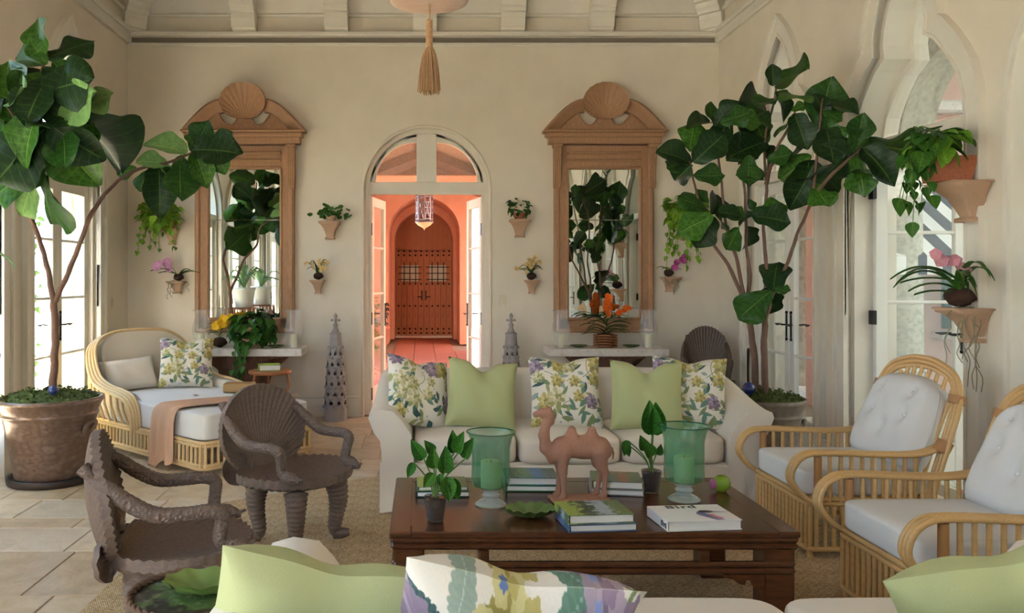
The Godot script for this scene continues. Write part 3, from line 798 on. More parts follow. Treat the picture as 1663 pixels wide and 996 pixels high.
	for i in 26:
		bx("stripe", aw, M.stripe_a if i % 2 else M.stripe_b, V(-2.2 + i * .17, -.45, .75), V(.17, .015, 1.75), 0, Basis(Vector3.RIGHT, .56))
		bx("valance", aw, M.stripe_a if i % 2 else M.stripe_b, V(-2.2 + i * .17, -1.02, 1.49), V(.17, .2, .012), 0)
func leafm(key: String, prof: Array, l: float, cup: float, bend: float, ruffle: float, fold := 0.0, nu := 6, nv := 8) -> ArrayMesh:
	# leaf from its stalk at the origin along +z, face up (+y); prof = half widths along its length, all for length 1
	if M.has(key): return M[key]
	var mb = MB.new()
	var ws = lerp_list(prof, nv + 1)
	mb.grid(nu, nv, func(u, v):
		var w: float = ws[int(round(v * nv))]
		var x: float = (u * 2 - 1)
		var y = cup * x * x * w + bend * v * v + ruffle * sin(v * 11.0 + x * 2.0 + ruffle * 90.0) * absf(x) * absf(x) + fold * absf(x) * w - (.012 if absf(x) < .01 else 0.0)
		return V(x * w, y, v) * l, false, true)
	M[key] = mb.mesh()
	return M[key]
func heart_mesh() -> ArrayMesh: return leafm("heart", [.12, .36, .43, .40, .30, .17, .0], 1.0, .2, -.25, .0, .15, 4, 6)
func fiddle_mesh(k: int) -> ArrayMesh:
	return leafm("fiddle%d" % k, [[.03, .2, .26, .27, .32, .39, .41, .36, .22, .04], [.03, .16, .22, .24, .31, .40, .43, .38, .24, .03], [.04, .22, .30, .30, .32, .36, .36, .30, .18, .03], [.03, .14, .2, .26, .34, .4, .38, .3, .16, .02]][k % 4], 1.0, [.25, -.2, .5, .1][k % 4], [-.3, -.12, -.45, .12][k % 4], [.05, .06, .045, .055][k % 4], .12, 8, 20)
func leaf_at(parent: Node, called: String, m: Mesh, material: Material, at: Vector3, yaw: float, pitch: float, size: float, roll := 0.0) -> MeshInstance3D:
	# pitch 0 = level, positive = hanging down
	return part(called, m, material, parent, at, (Basis(Vector3.UP, yaw) * Basis(Vector3.RIGHT, pitch) * Basis(Vector3.BACK, roll)).scaled(Vector3.ONE * size))
func foliage_ball(parent: Node, c: Vector3, r: Vector3, n: int, mats: Array, size: float) -> void:
	for i in n:
		var d = V(R(-1, 1), R(-.7, 1), R(-1, 1)).normalized()
		var k = R(.55, 1.0)
		var p = c + V(d.x * r.x, d.y * r.y, d.z * r.z) * k
		leaf_at(parent, "leaf", heart_mesh(), mats[i % mats.size()], p, atan2(d.x, d.z) + R(-.7, .7), R(.1, 1.0) - d.y * .5, size * R(.75, 1.25), R(-.4, .4))
func blade(parent: Node, at: Vector3, yaw: float, length: float, rise: float, w: float, material: Material, droop := 1.0, called := "leaf") -> void:
	# strap leaf arching up and out
	var mb = MB.new()
	mb.grid(2, 9, func(u, v):
		var x: float = (u * 2 - 1) * w * (1.0 - pow(v, 3)) * (0.7 + .3 * sin(v * PI))
		var out: float = length * v
		var y: float = rise * (v * 1.9 - v * v * (0.9 + droop * .6)) + absf(u * 2 - 1) * w * .5
		return V(x, y, out), false, true)
	part(called, mb.mesh(), material, parent, at, ry(yaw))
func sp(a: float, e: float) -> float: return signf(a) * pow(absf(a), e)
func cushion_mesh(s: Vector3, e := .28, crown := .25, nu := 40, nv := 20) -> ArrayMesh:
	var mb = MB.new()
	mb.grid(nu, nv, func(u, v):
		var a: float = -u * TAU; var b: float = (v - .5) * PI
		var x = sp(cos(b), e) * sp(cos(a), e); var z = sp(cos(b), e) * sp(sin(a), e); var y = sp(sin(b), e * 1.6)
		y *= 1.0 - crown + crown * (1.0 - x * x) * (1.0 - z * z) * 1.0 + .0
		return V(x * s.x / 2, y * s.y / 2, z * s.z / 2), true)
	return mb.mesh()
func pillow_mesh(S: float, H: float, T: float, chop: float, uvs := 1.0) -> ArrayMesh:
	# stands on y = 0, faces +z
	var mb = MB.new()
	for side in [1.0, -1.0]:
		mb.grid(22, 22, func(u, v):
			var a: float = u * 2 - 1; var b: float = v * 2 - 1
			var x = a * S / 2 * (1.0 - .07 * (1 - b * b))
			var y = H / 2 + b * H / 2 * (1.0 - .07 * (1 - a * a))
			var g = exp(-pow(a / .30, 2.0))
			y -= chop * g * pow(maxf(0, (b + 1) / 2), 3.0)
			var t = pow(maxf(0.0, (1 - pow(a, 4)) * (1 - pow(b, 4))), .62) * T / 2
			t *= 1.0 - .55 * g * smoothstep(0.0, .9, b) * minf(1.0, chop / .05)
			t += .006 * sin(a * 9 + b * 4) * (1 - a * a) * (1 - b * b)
			return V(x, y, side * t), false, side < 0)
	if uvs != 1.0:
		for i in mb.uv.size(): mb.uv[i] *= uvs
	return mb.mesh()
func throw_pillow(called: String, label: String, m: Mesh, material: Material, at: Vector3, yaw: float, lean: float, roll := 0.0, group := "throw pillows on the white sofas") -> Node3D:
	var t = thing(called, label, "pillow", at, 0.0, group)
	t.basis = Basis(Vector3.UP, yaw) * Basis(Vector3.RIGHT, -lean) * Basis(Vector3.BACK, roll)
	part("cover", m, material, t)
	return t

func sofa(label: String, at: Vector3, turn: float, D := 1.0) -> Node3D:
	var W = 2.39
	var t = thing("slipcovered_sofa", label, "sofa", at, turn, "white slipcovered sofas")
	# skirt: gently flared box with pleated corners
	for f in [[V(0, .15, D / 2 - .012), V(W - .10, .28, .024)], [V(0, .15, -D / 2 + .012), V(W - .10, .28, .024)]]: bx("skirt_panel", t, M.linen, f[0], f[1], .008)
	for e in [-1.0, 1.0]:
		bx("skirt_panel", t, M.linen, V(e * (W / 2 - .05), .15, 0), V(.024, .28, D - .03), .008)
		for q in [-1.0, 1.0]:
			var pm = MB.new(); pm.grid(6, 6, func(u, v): return V(e * (W / 2 - .185 + u * .15), .01 + v * .3, q * (D / 2 + .012 - .02 * v + .01 * sin(u * 9) * (1 - v))), false, e * q < 0)
			put("pleat", pm, M.linen, t)
	bx("platform", t, M.linen, V(0, .27, 0), V(W - .1, .06, D - .05), .02)
	# arms
	for e in [-1.0, 1.0]:
		var am = MB.new()
		var sec = func(tt: float) -> Array:
			var ht = lerpf(.78, .63, smoothstep(.15, 1.0, tt)); var fl = lerpf(.03, .075, tt)
			var p = [V2(0, .24), V2(.0, .36), V2(.015, .48), V2(.05 + fl * .35, ht - .06), V2(.08 + fl * .55, ht - .012), V2(.14 + fl * .8, ht), V2(.19 + fl, ht - .018), V2(.20 + fl, ht - .05), V2(.195 + fl * .6, ht - .14), V2(.192 + fl * .15, .44), V2(.19, .32), V2(.19, .24)]
			return p
		var n = 12
		var cs = 12
		am.grid(cs, n, func(u, v):
			var p: Array = sec.call(v); var q: Vector2 = p[int(round(u * cs)) % cs]
			return V(e * (W / 2 - .24 + q.x), q.y, -D / 2 + .02 + v * (D - .02)), true, e < 0)
		var fr: Array = sec.call(1.0); var poly = PackedVector2Array()
		for q in fr: poly.append(V2(e * (W / 2 - .24 + q.x), q.y))
		am.prism(poly, D / 2 - .004, D / 2 + .004)
		put("arm", am, M.linen, t)
	# back
	var bm = MB.new()
	var bs = [V2(-.5, .24), V2(-.50, .5), V2(-.485, .70), V2(-.46, .77), V2(-.42, .79), V2(-.37, .775), V2(-.34, .72), V2(-.30, .5), V2(-.28, .27)]
	bm.grid(24, 8, func(u, v):
		var q: Vector2 = bs[int(round(v * 8))]
		var x: float = (u * 2 - 1) * (W / 2 - .18)
		return V(x, q.y - .012 * pow(absf(u * 2 - 1), 4) * v, q.x + .5 - D / 2), false, true)
	put("back", bm, M.linen, t)
	var cw = (W - .48) / 3.0
	var cm = cushion_mesh(V(cw - .004, .235, D - .26), .22, .26)
	for i in 3: part("seat_cushion", cm, M.linen, t, V((i - 1) * cw, .375, D / 2 + .005 - (D - .26) / 2))
	return t

func rug() -> void:
	var r = thing("sisal_rug", "tan woven sisal rug with clipped corners under the sofas", "rug")
	var mb = MB.new()
	var p = PackedVector2Array([V2(-1.46, -9.2), V2(-1.46, -3.5), V2(-.25, -2.6), V2(1.45, -2.6), V2(2.75, -3.6), V2(2.75, -9.2)])
	mb.prism(p, 0.0, .011, Transform3D(Basis(V(1, 0, 0), V(0, 0, -1), V(0, 1, 0)), V(0, .001, 0)))
	put("weave", mb, M.rug, r)

func coffee_table() -> void:
	var x0 = -.125; var x1 = 1.46; var z0 = 4.57; var z1 = 5.45
	var c = V((x0 + x1) / 2, 0, (z0 + z1) / 2); var w = x1 - x0; var d = z1 - z0
	var t = thing("coffee_table", "low dark carved wood coffee table on tan rug", "table", c + V(0, .012, 0))
	bx("top_panel", t, M.walnut, V(0, .438, 0), V(w - .16, .022, d - .16), .001)
	for e in [-1.0, 1.0]:
		bx("top_frame", t, M.walnut, V(e * (w / 2 - .042), .437, 0), V(.084, .026, d), .005)
		bx("top_frame", t, M.walnut, V(0, .437, e * (d / 2 - .042)), V(w - .165, .026, .084), .005)
		for k in 2:
			bx("edge_moulding", t, M.walnut, V(0, .416 - k * .026, e * (d / 2 - .012 - .004 * k)), V(w - .01, .024, .026), .009)
			bx("edge_moulding", t, M.walnut, V(e * (w / 2 - .012 - .004 * k), .416 - k * .026, 0), V(.026, .024, d - .05), .009)
		for k in 2:
			bx("lower_rail", t, M.walnut, V(0, .318 - k * .026, e * (d / 2 - .022)), V(w - .03, .025, .03), .009)
			bx("lower_rail", t, M.walnut, V(e * (w / 2 - .022), .318 - k * .026, 0), V(.03, .025, d - .06), .009)
		for q in [-.27, .27]: bx("strut", t, M.walnut, V(q * w, .352, e * (d / 2 - .024)), V(.042, .05, .026), .006)
		bx("strut", t, M.walnut, V(e * (w / 2 - .024), .352, 0), V(.026, .05, .042), .006)
		for q in [-1.0, 1.0]:
			bx("leg", t, M.walnut, V(e * (w / 2 - .075), .195, q * (d / 2 - .075)), V(.12, .39, .12), .008)
			var br = MB.new()
			br.prism(PackedVector2Array([V2(0, 0), V2(-e * .16, 0), V2(-e * .15, -.012), V2(-e * .12, -.018), V2(-e * .10, -.035), V2(-e * .075, -.04), V2(-e * .07, -.022), V2(-e * .055, -.02), V2(-e * .04, -.05), V2(-e * .015, -.06), V2(0, -.08)]), -.01, .01, Transform3D(Basis.IDENTITY, V(e * (w / 2 - .135), .28, q * (d / 2 - .024))))
			put("bracket", br, M.walnut, t)

func spindle_run(t: Node, a: Vector3, b: Vector3, n: int, h: float, r: float, m: Material) -> void:
	var mb = MB.new(); mb.tube([V(0, 0, 0), V(0, h, 0)], r, 7); var mm = mb.mesh()
	for i in n:
		part("spindle", mm, m, t, a.lerp(b, (i + .5) / n))
func armchair(label: String, at: Vector3, turn: float) -> Node3D:
	var t = thing("rattan_armchair", label, "chair", at, turn, "rattan armchairs facing the coffee table")
	var w = .33; var zf = .31; var zb = -.29
	var ring = func(y: float, o: float) -> Array: return [V(-w - o, y, zf + o), V(w + o, y, zf + o), V(w + o, y, zb - o), V(-w - o, y, zb - o)]
	var fr = MB.new()
	for y in [.045, .275, .30]:
		var c: Array = ring.call(y, .0)
		var pts = []
		for i in 4:
			for k in 5: pts.append(c[i].lerp(c[(i + 1) % 4], lerpf(.04, .96, k / 4.0)))
		fr.tube(pts, .0135, 8, true)
	put("base_frame", fr, M.rattan, t)
	spindle_run(t, V(-w, .045, zf), V(w, .045, zf), 15, .24, .0105, M.rattan)
	spindle_run(t, V(-w, .045, zb), V(w, .045, zb), 13, .24, .0105, M.rattan)
	for e in [-1.0, 1.0]:
		spindle_run(t, V(e * w, .045, zf - .02), V(e * w, .045, zb), 13, .24, .0105, M.rattan)
		for q in [zf - .02, zb + .02]:
			var ft = MB.new(); ft.tube([V(e * (w - .02), 0, q), V(e * (w - .02), .3, q)], .018, 8); put("foot", ft, M.rattan, t)
		# arm of three bent canes
		for k in 3:
			var x = e * (w - .012 + k * .023)
			var am = MB.new()
			am.tube(smooth_path([V(x, .29, zf - .01), V(x, .33, zf + .045), V(x, .40, zf + .095), V(x, .47, zf + .085), V(x, .525, zf + .03), V(x, .54, zf - .07), V(x, .53, -.08), V(x, .535, -.24), V(x, .56, -.33), V(x, .585, -.36)], 5), .0135, 8)
			put("arm_cane", am, M.rattan, t)
		var ps = MB.new(); ps.tube([V(e * (w + .01), .29, zf - .045), V(e * (w + .01), .52, zf - .045)], .02, 8); put("wrapped_post", ps, M.binding, t)
		spindle_run(t, V(e * (w + .01), .29, zf - .08), V(e * (w + .01), .29, -.26), 9, .24, .0105, M.rattan)
	# back: three nested arches and slats
	for k in 3:
		var o = k * .024
		var bm = MB.new()
		bm.tube(smooth_path([V(-w - .01 - o, .05, zb), V(-w - .01 - o, .30, zb - .0), V(-w - .015 - o, .58, -.365), V(-w - .0 - o, .80, -.435), V(-w * .80 - o * .7, .895 + o * .6, -.465), V(-w * .4, .935 + o, -.475), V(0, .945 + o, -.478), V(w * .4, .935 + o, -.475), V(w * .80 + o * .7, .895 + o * .6, -.465), V(w + .0 + o, .80, -.435), V(w + .015 + o, .58, -.365), V(w + .01 + o, .30, zb), V(w + .01 + o, .05, zb)], 5), .0135, 8)
		put("back_cane", bm, M.rattan, t)
	for e in [-1.0, 1.0]:
		for q in [[V(e * (w + .018), .79, -.432), V(e * (w + .016), .83, -.444)], [V(e * (w + .03), .545, -.345), V(e * (w + .03), .60, -.375)]]:
			var bind = MB.new(); bind.tube(q, .040, 10); put("binding", bind, M.binding, t)
	for i in 9:
		var x = (i - 4) * .068
		var sm = MB.new(); sm.tube([V(x * .95, .30, zb), V(x, .58, -.37), V(x, .945 - .5 * x * x * 2.0, -.475)], .011, 7); put("back_slat", sm, M.rattan, t)
	part("seat_cushion", cushion_mesh(V(.635, .155, .62), .16, .12), M.white_cloth, t, V(0, .375, .01))
	# tufted back cushion
	var bc = MB.new()
	var tufts = [V2(-.15, .68), V2(.15, .68), V2(0, .60), V2(-.15, .80), V2(.15, .80)]
	for side in [1.0, -1.0]:
		bc.grid(30, 30, func(u, v):
			var a: float = u * 2 - 1; var b: float = v * 2 - 1
			var hw = .29 * (1.0 - .06 * b) * (1.0 - .16 * pow(maxf(0, b), 5.0))
			var y: float = .66 + b * .235 - .05 * pow(absf(a), 3.5) * maxf(0, b)
			var x = a * hw
			var th = pow(maxf(0.0, (1 - pow(a, 6)) * (1 - pow(b, 6))), .5) * .095
			for q in tufts: th -= .03 * exp(-V2(x, y).distance_squared_to(q) / .0016) * (1.0 if side > 0 else 0.0)
			th += .004 * sin(a * 11 + b * 3) * (1 - b * b)
			var zz: float = -.25 - (y - .42) * .40
			return V(x, y + side * th * .3, zz + side * th), false, side < 0)
	var cush = put("back_cushion", bc, M.white_cloth, t)
	for q in tufts:
		var bt = MB.new(); bt.lathe([V2(.011, 0), V2(.008, .006), V2(0, .008)], 8, V(q.x, q.y + .02, -.25 - (q.y - .42) * .40 + .07), Basis(Vector3.RIGHT, PI / 2 - .35))
		put("button", bt, M.white_cloth, cush)
	return t

func daybed() -> void:
	var th = .826
	var t = thing("rattan_daybed", "pale rattan chaise daybed with white mattress beside potted tree", "daybed", V(-1.92, 0, 1.64), th)
	var w = .51; var L = .925
	var fr = MB.new()
	for y in [.05, .075, .215, .24]:
		var c = [V(-w, y, L), V(w, y, L), V(w, y, -L), V(-w, y, -L)]
		var pts = []
		for i in 4:
			for k in 5: pts.append(c[i].lerp(c[(i + 1) % 4], lerpf(.03, .97, k / 4.0)))
		fr.tube(pts, .014, 8, true)
	put("base_frame", fr, M.rattan_pale, t)
	spindle_run(t, V(-w, .06, L), V(w, .06, L), 19, .17, .0125, M.rattan_pale)
	for e in [-1.0, 1.0]:
		spindle_run(t, V(e * w, .06, L), V(e * w, .06, -L), 33, .17, .0125, M.rattan_pale)
		for q in [-L + .04, L - .04]:
			var ft = MB.new(); ft.tube([V(e * (w - .03), 0, q), V(e * (w - .03), .2, q)], .022, 8); put("foot", ft, M.rattan_pale, t)
	# wrap-around head: bent canes
	var half = [V(-w, .25, .03), V(-w - .01, .40, .02), V(-w - .015, .49, -.05), V(-w - .015, .525, -.2), V(-w - .01, .545, -.42), V(-w + .0, .60, -.62), V(-w + .03, .72, -.77), V(-w + .08, .85, -.87), V(-w + .2, .935, -.92), V(-.15, .965, -.935)]
	var rim = []
	for p in half: rim.append(p)
	for i in range(half.size() - 1, -1, -1): rim.append(V(-half[i].x, half[i].y, half[i].z))
	var path = smooth_path(rim, 6)
	for k in 4:
		var pts = []
		for p in path:
			var o = V(p.x, 0, minf(p.z + .35, 0.0)).normalized()
			pts.append(p + o * (.024 * k) + V(0, -.010 * k, 0))
		var m = MB.new(); m.tube(pts, .0145, 8); put("rim_cane", m, M.rattan_pale, t)
	var sm = MB.new()
	for i in range(4, path.size() - 4, 3):
		var p: Vector3 = path[i]
		var o = V(p.x, 0, minf(p.z + .35, 0.0)).normalized() * .05
		var b = V(clampf(p.x * 1.05, -w, w), .24, clampf(p.z, -L, L))
		var sp2 = MB.new(); sp2.tube([b, b.lerp(p + o, .5) + o * .4, p + o + V(0, -.03, 0)], .0115, 7); put("head_spindle", sp2, M.rattan_pale, t)
	# upholstered inner back
	var ub = MB.new()
	var ip = []
	for i in range(8, path.size() - 8): ip.append(path[i])
	var n = ip.size() - 1
	for side in [0, 1]:
		ub.grid(n, 8, func(u, v):
			var p: Vector3 = ip[int(round(u * n))]
			var inn = V(-p.x, 0, -minf(p.z + .3, 0.0)).normalized()
			var puff = sin(clampf(v, 0, 1) * PI) * .03 + .035
			var y: float = lerpf(.30, p.y - .012, v)
			return V(p.x, y, p.z) + inn * (puff + .02 if side == 0 else .012), false, side == 1)
	put("upholstered_back", ub, M.linen, t)
	part("mattress", cushion_mesh(V(1.0, .215, 1.78), .09, .05, 56, 20), M.white_cloth, t, V(0, .348, .03))
	# throw blanket
	var tb = thing("throw_blanket", "beige pink throw blanket draped over the daybed mattress", "blanket", V(-1.92, 0, 1.64), th)
	var run = smooth_path([V(.50, .464, .62), V(.25, .466, .60), V(0, .466, .56), V(-.25, .466, .5), V(-.45, .464, .46), V(-.518, .45, .45), V(-.545, .38, .44), V(-.552, .25, .44), V(-.56, .10, .45), V(-.565, .035, .455)], 6)
	var m2 = MB.new()
	var nr = run.size() - 1
	for side in [0, 1]:
		m2.grid(36, nr, func(u, v):
			var p: Vector3 = run[int(round(v * nr))]
			var hang = smoothstep(.55, .8, v)
			var wd = lerpf(.30, .34, v)
			var a: float = u * 2 - 1
			var fold = .5 + .5 * sin(a * 9.0 + v * 2.0)
			var lift = (.004 + .022 * fold) * (1.0 - .15 * absf(a))
			var off = V(0, lift, 0).lerp(V(-lift * 1.6, 0, 0), hang)
			var tail = (0.05 * sin(a * 6.0)) * smoothstep(.9, 1.0, v)
			return p + V(0, tail * .5 + .05 * hang * a * smoothstep(.85, 1.0, v), a * wd * .5) + off + (Vector3.ZERO if side == 0 else V(.004 * hang, -.004 * (1 - hang), 0)), false, side == 0)
	put("cloth", m2, M.pink_cloth, tb)
	# pillows and box on the daybed
	var xf = Transform3D(ry(th), V(-1.92, 0, 1.64))
	var wp = throw_pillow("lumbar_pillow", "plain white lumbar pillow against the daybed head", pillow_mesh(.50, .30, .16, 0.0), M.linen, xf * V(-.20, .455, -.66), th - .12, .45, .06, "pillows on the daybed")
	var fp = throw_pillow("floral_pillow", "floral pillow propped in the rattan daybed", pillow_mesh(.48, .46, .17, .035), M.floral, xf * V(.20, .455, -.46), th - .55, .28, -.03, "pillows on the daybed")
	var cb = thing("cane_box", "small woven cane box lying on the daybed mattress", "box", xf * V(.36, .459, .14), th - .75)
	bx("body", cb, M.cane, V(0, .04, 0), V(.26, .075, .15), .006)
	bx("lid_panel", cb, M.rattan_dark, V(0, .0775, 0), V(.20, .004, .04), .001)

func shell_grid(mb: MB, R0: float, ribs: int, dish: float, thick: float, xf: Transform3D, sx := 1.0) -> void:
	# fan from a hinge at the origin, opening along +y, dished towards +z
	var nu = ribs * 4
	var f = func(u: float, v: float, back: float) -> Vector3:
		var a = (u - .5) * PI * .96
		var rr = 2.0 * R0 * pow(cos(a), .75) * (1.0 + .006 * cos(u * ribs * TAU)) + .02
		var r = rr * v
		var k = cos(u * ribs * TAU) * .0045 * v
		var x = r * sin(a) * sx; var y = r * cos(a)
		var q = V2(x, y - R0).length() / R0
		var z = dish * q * q - dish * .5 + (k if back == 0.0 else k - thick * (1.0 - .35 * pow(v, 4)))
		return xf * V(x, y, z)
	mb.grid(nu, 9, func(u, v): return f.call(u, .05 + .95 * v, 0.0), false, true)
	mb.grid(nu, 9, func(u, v): return f.call(u, .05 + .95 * v, 1.0), false, false)
	mb.grid(nu, 1, func(u, v): return f.call(u, 1.0, v), false, true)
func grotto_chair(label: String, at: Vector3, turn: float, m: Material, sc := 1.0, called := "shell_chair") -> Node3D:
	var t = thing(called, label, "chair", at, turn, "carved shell grotto chairs")
	t.scale = Vector3.ONE * sc
	var bk = MB.new(); shell_grid(bk, .235, 40, .035, .05, Transform3D(Basis(Vector3.RIGHT, -.16), V(0, .34, -.23)), 1.12); put("shell_back", bk, m, t)
	for e in [-1.0, 1.0]:
		var wing = MB.new(); shell_grid(wing, .07, 8, .02, .03, Transform3D(Basis(Vector3.UP, e * .5) * Basis(Vector3.BACK, -e * 1.2), V(e * .12, .36, -.22)), 1.0)
		put("shell_wing", wing, m, t)
	var st = MB.new()
	shell_grid(st, .265, 34, .025, .07, Transform3D(Basis(V(-1, 0, 0), V(0, 0, 1), V(0, 1, 0)), V(0, .372, -.25)), 1.10)
	put("shell_seat", st, m, t)
	for q in [[-.15, .17, 1.0], [.15, .17, 1.0], [-.14, -.13, -1.0], [.14, -.13, -1.0]]:
		var pts = []; var rad = []
		var base = V(q[0], 0, q[1])
		var o = V(q[0], 0, q[1]).normalized()
		for i in 41:
			var k = i / 40.0
			var y = .31 * (1 - k) + .025 * k
			pts.append(base + o * (.03 * sin(k * PI) * (1 - k) - .01 * k) + V(0, y, 0))
			rad.append(lerpf(.060, .026, pow(k, .8)) + (.010 * absf(sin(i * .95)) if k < .92 else .0))
		pts.append(base + o * .045 + V(0, .03, 0)); rad.append(.028)
		pts.append(base + o * .075 + V(0, .034, 0)); rad.append(.020)
		var lm = MB.new(); lm.tube(pts, rad, 10); put("leg", lm, m, t)
	for e in [-1.0, 1.0]:
		var ap = smooth_path([V(e * .235, .69, -.30), V(e * .262, .66, -.24), V(e * .275, .60, -.16), V(e * .28, .555, -.07), V(e * .28, .55, .04), V(e * .275, .553, .12), V(e * .265, .535, .165), V(e * .25, .49, .165), V(e * .24, .44, .16), V(e * .235, .408, .175)], 8)
		var rad = lerp_list([.014, .027, .031, .030, .027, .027, .028, .026, .027, .024], ap.size())
		for i in rad.size(): rad[i] += .0018 * (i % 2)
		var am = MB.new(); am.tube(ap, rad, 10)
		# dolphin head resting on the seat
		am.tube([V(e * .235, .415, .16), V(e * .232, .408, .19), V(e * .23, .404, .22), V(e * .228, .398, .25), V(e * .226, .392, .275)], [.024, .036, .035, .024, .013], 10)
		am.tube([V(e * .226, .40, .262), V(e * .224, .412, .295)], [.010, .006], 6)
		for s in [-1.0, 1.0]: am.tube([V(e * .23 + s * .024, .42, .212), V(e * .23 + s * .03, .424, .218)], [.008, .004], 6)
		am.tube([V(e * .235, .69, -.29), V(e * .215, .73, -.33)], [.016, .03], 8)
		put("dolphin_arm", am, M.scale_skin if m == M.grotto else m, t)
	return t

func carved_mirror(label: String, cx: float) -> void:
	var u = 1.0 / 156.0
	var y = func(py: float) -> float: return CH + (VY - py) * u
	var t = thing("carved_mirror", label, "mirror", V(cx, 0, 0.002), 0.0, "pickled pine mirrors flanking the doorway")
	var gx = 57.0 * u; var g0: float = y.call(516); var g1: float = y.call(276)
	var seam: float = y.call(358)
	for s in [[g0, seam], [seam, g1]]: bx("mirror_glass", t, M.mirror, V(0, (s[0] + s[1]) / 2, .03), V(gx * 2, s[1] - s[0] - .003, .008), .002)
	bx("backing", t, M.pine, V(0, (g0 + g1) / 2, .012), V(gx * 2 + .1, g1 - g0, .02), .002)
	for e in [-1.0, 1.0]:
		bx("stile", t, M.pine, V(e * (gx + .075), (y.call(538) + y.call(238)) / 2, .03), V(.15, y.call(238) - y.call(538), .055), .006)
		bx("stile_moulding", t, M.pine, V(e * (gx + .014), (g0 + g1) / 2, .045), V(.03, g1 - g0 + .03, .05), .012)
		bx("stile_moulding", t, M.pine, V(e * (gx + .118), (y.call(538) + y.call(300)) / 2, .055), V(.05, y.call(300) - y.call(538), .05), .014)
		# carved bracket under the cornice
		var bk = MB.new()
		var h0: float = y.call(306); var h1: float = y.call(238)
		for k in 4:
			var xx = e * (gx + .095 + k * .018)
			bk.tube(smooth_path([V(xx, h0, .075), V(xx, h0 + .03, .10), V(xx, h0 + .12, .095), V(xx, h0 + .24, .11), V(xx, h0 + .36, .135), V(xx, h1, .135)], 4), .0105, 7)
		bk.box(V(e * (gx + .122), (h0 + h1) / 2, .06), V(.075, h1 - h0, .07), .004)
		bk.box(V(e * (gx + .122), h1 - .01, .085), V(.10, .03, .13), .006)
		put("bracket", bk, M.pine, t)
	bx("bottom_rail", t, M.pine, V(0, g0 - .07, .03), V(gx * 2 + .28, .14, .055), .006)
	bx("rail_moulding", t, M.pine, V(0, g0 - .012, .045), V(gx * 2 + .02, .03, .05), .012)
	bx("rail_moulding", t, M.pine, V(0, y.call(536), .05), V(gx * 2 + .30, .05, .06), .014)
	bx("top_rail", t, M.pine, V(0, (g1 + y.call(238)) / 2, .03), V(gx * 2 + .02, y.call(238) - g1, .055), .004)
	for k in 3: bx("rail_moulding", t, M.pine, V(0, g1 + .015 + k * .075, .045 + k * .012), V(gx * 2 + .04, .03, .05), .012)
	bx("frieze", t, M.pine, V(0, y.call(231), .06), V(181 * u, .07, .12), .006)
	bx("cornice", t, M.pine, V(0, y.call(222), .075), V(190 * u, .05, .15), .014)
	bx("cornice", t, M.pine, V(0, y.call(216), .08), V(200 * u, .03, .165), .012)
	# broken segmental pediment
	for e in [-1.0, 1.0]:
		var sw = MB.new()
		var arc = []
		for i in 15:
			var a = lerpf(0.0, 1.0, i / 14.0)
			var px = lerpf(97, 33, a); var py = 212 - 47 * sin(a * PI * .5) * 1.0
			arc.append(V2(e * px * u, y.call(py)))
		var f = func(a: float, o: float, zz: float) -> Vector3:
			var i = mini(int(a * 14), 13); var p: Vector2 = arc[i].lerp(arc[i + 1], a * 14 - i)
			var d: Vector2 = (arc[i + 1] - arc[i]).normalized(); var nn = V2(-d.y, d.x) * (1.0 if e > 0 else -1.0)
			if nn.y > 0: nn = -nn
			p += nn * o
			return V(p.x, p.y, zz)
		var sec = [V2(0, .01), V2(0, .14), V2(.025, .145), V2(.035, .12), V2(.06, .115), V2(.075, .085), V2(.11, .08), V2(.125, .06), V2(.125, .01), V2(0, .01)]
		sw.grid(9, 20, func(uu, vv): return f.call(vv, sec[int(round(uu * 9))].x, sec[int(round(uu * 9))].y), false, e < 0)
		var cap = PackedVector2Array()
		for ends in [0.0, 1.0]:
			var b = sw.v.size()
			for q in 9: sw.vert(f.call(ends, sec[q].x, sec[q].y))
			for q in range(1, 8): sw.tri(b, b + q, b + q + 1)
		put("pediment_scroll", sw, M.pine, t)
	# board behind with the scooped opening and the neck
	var left = [V2(-92, 214), V2(-70, 196), V2(-50, 182), V2(-44, 180), V2(-40, 190), V2(-30, 202), V2(-20, 205), V2(-14, 200), V2(-11, 190), V2(-12, 184), V2(-16, 182), V2(-15, 175), V2(-8, 170)]
	var poly = PackedVector2Array()
	for q in left: poly.append(V2(q.x * u, y.call(q.y)))
	for i in range(left.size() - 1, -1, -1): poly.append(V2(-left[i].x * u, y.call(left[i].y)))
	var bd = MB.new(); bd.prism(poly, .012, .06); put("tympanum", bd, M.pine, t)
	var vo = MB.new()
	for e in [-1.0, 1.0]:
		var sc = []
		for i in 18:
			var a = i * .5; var rr = 5.5 - i * .25
			sc.append(V(e * (15 + cos(a) * rr) * u, y.call(186 - sin(a) * rr), .07))
		vo.tube(sc, .007, 6)
		vo.tube(smooth_path([V(e * 44 * u, y.call(180), .06), V(e * 39 * u, y.call(192), .06), V(e * 30 * u, y.call(203), .06), V(e * 20 * u, y.call(205), .06), V(e * 12 * u, y.call(196), .065), V(e * 10 * u, y.call(186), .065)], 5), .009, 6)
	put("volute", vo, M.pine, t)
	var sh = MB.new(); shell_grid(sh, 27.5 * u, 17, .05, .04, Transform3D(Basis(Vector3.RIGHT, .12), V(0, y.call(196), .085)), 1.12); put("shell_crest", sh, M.pine, t)

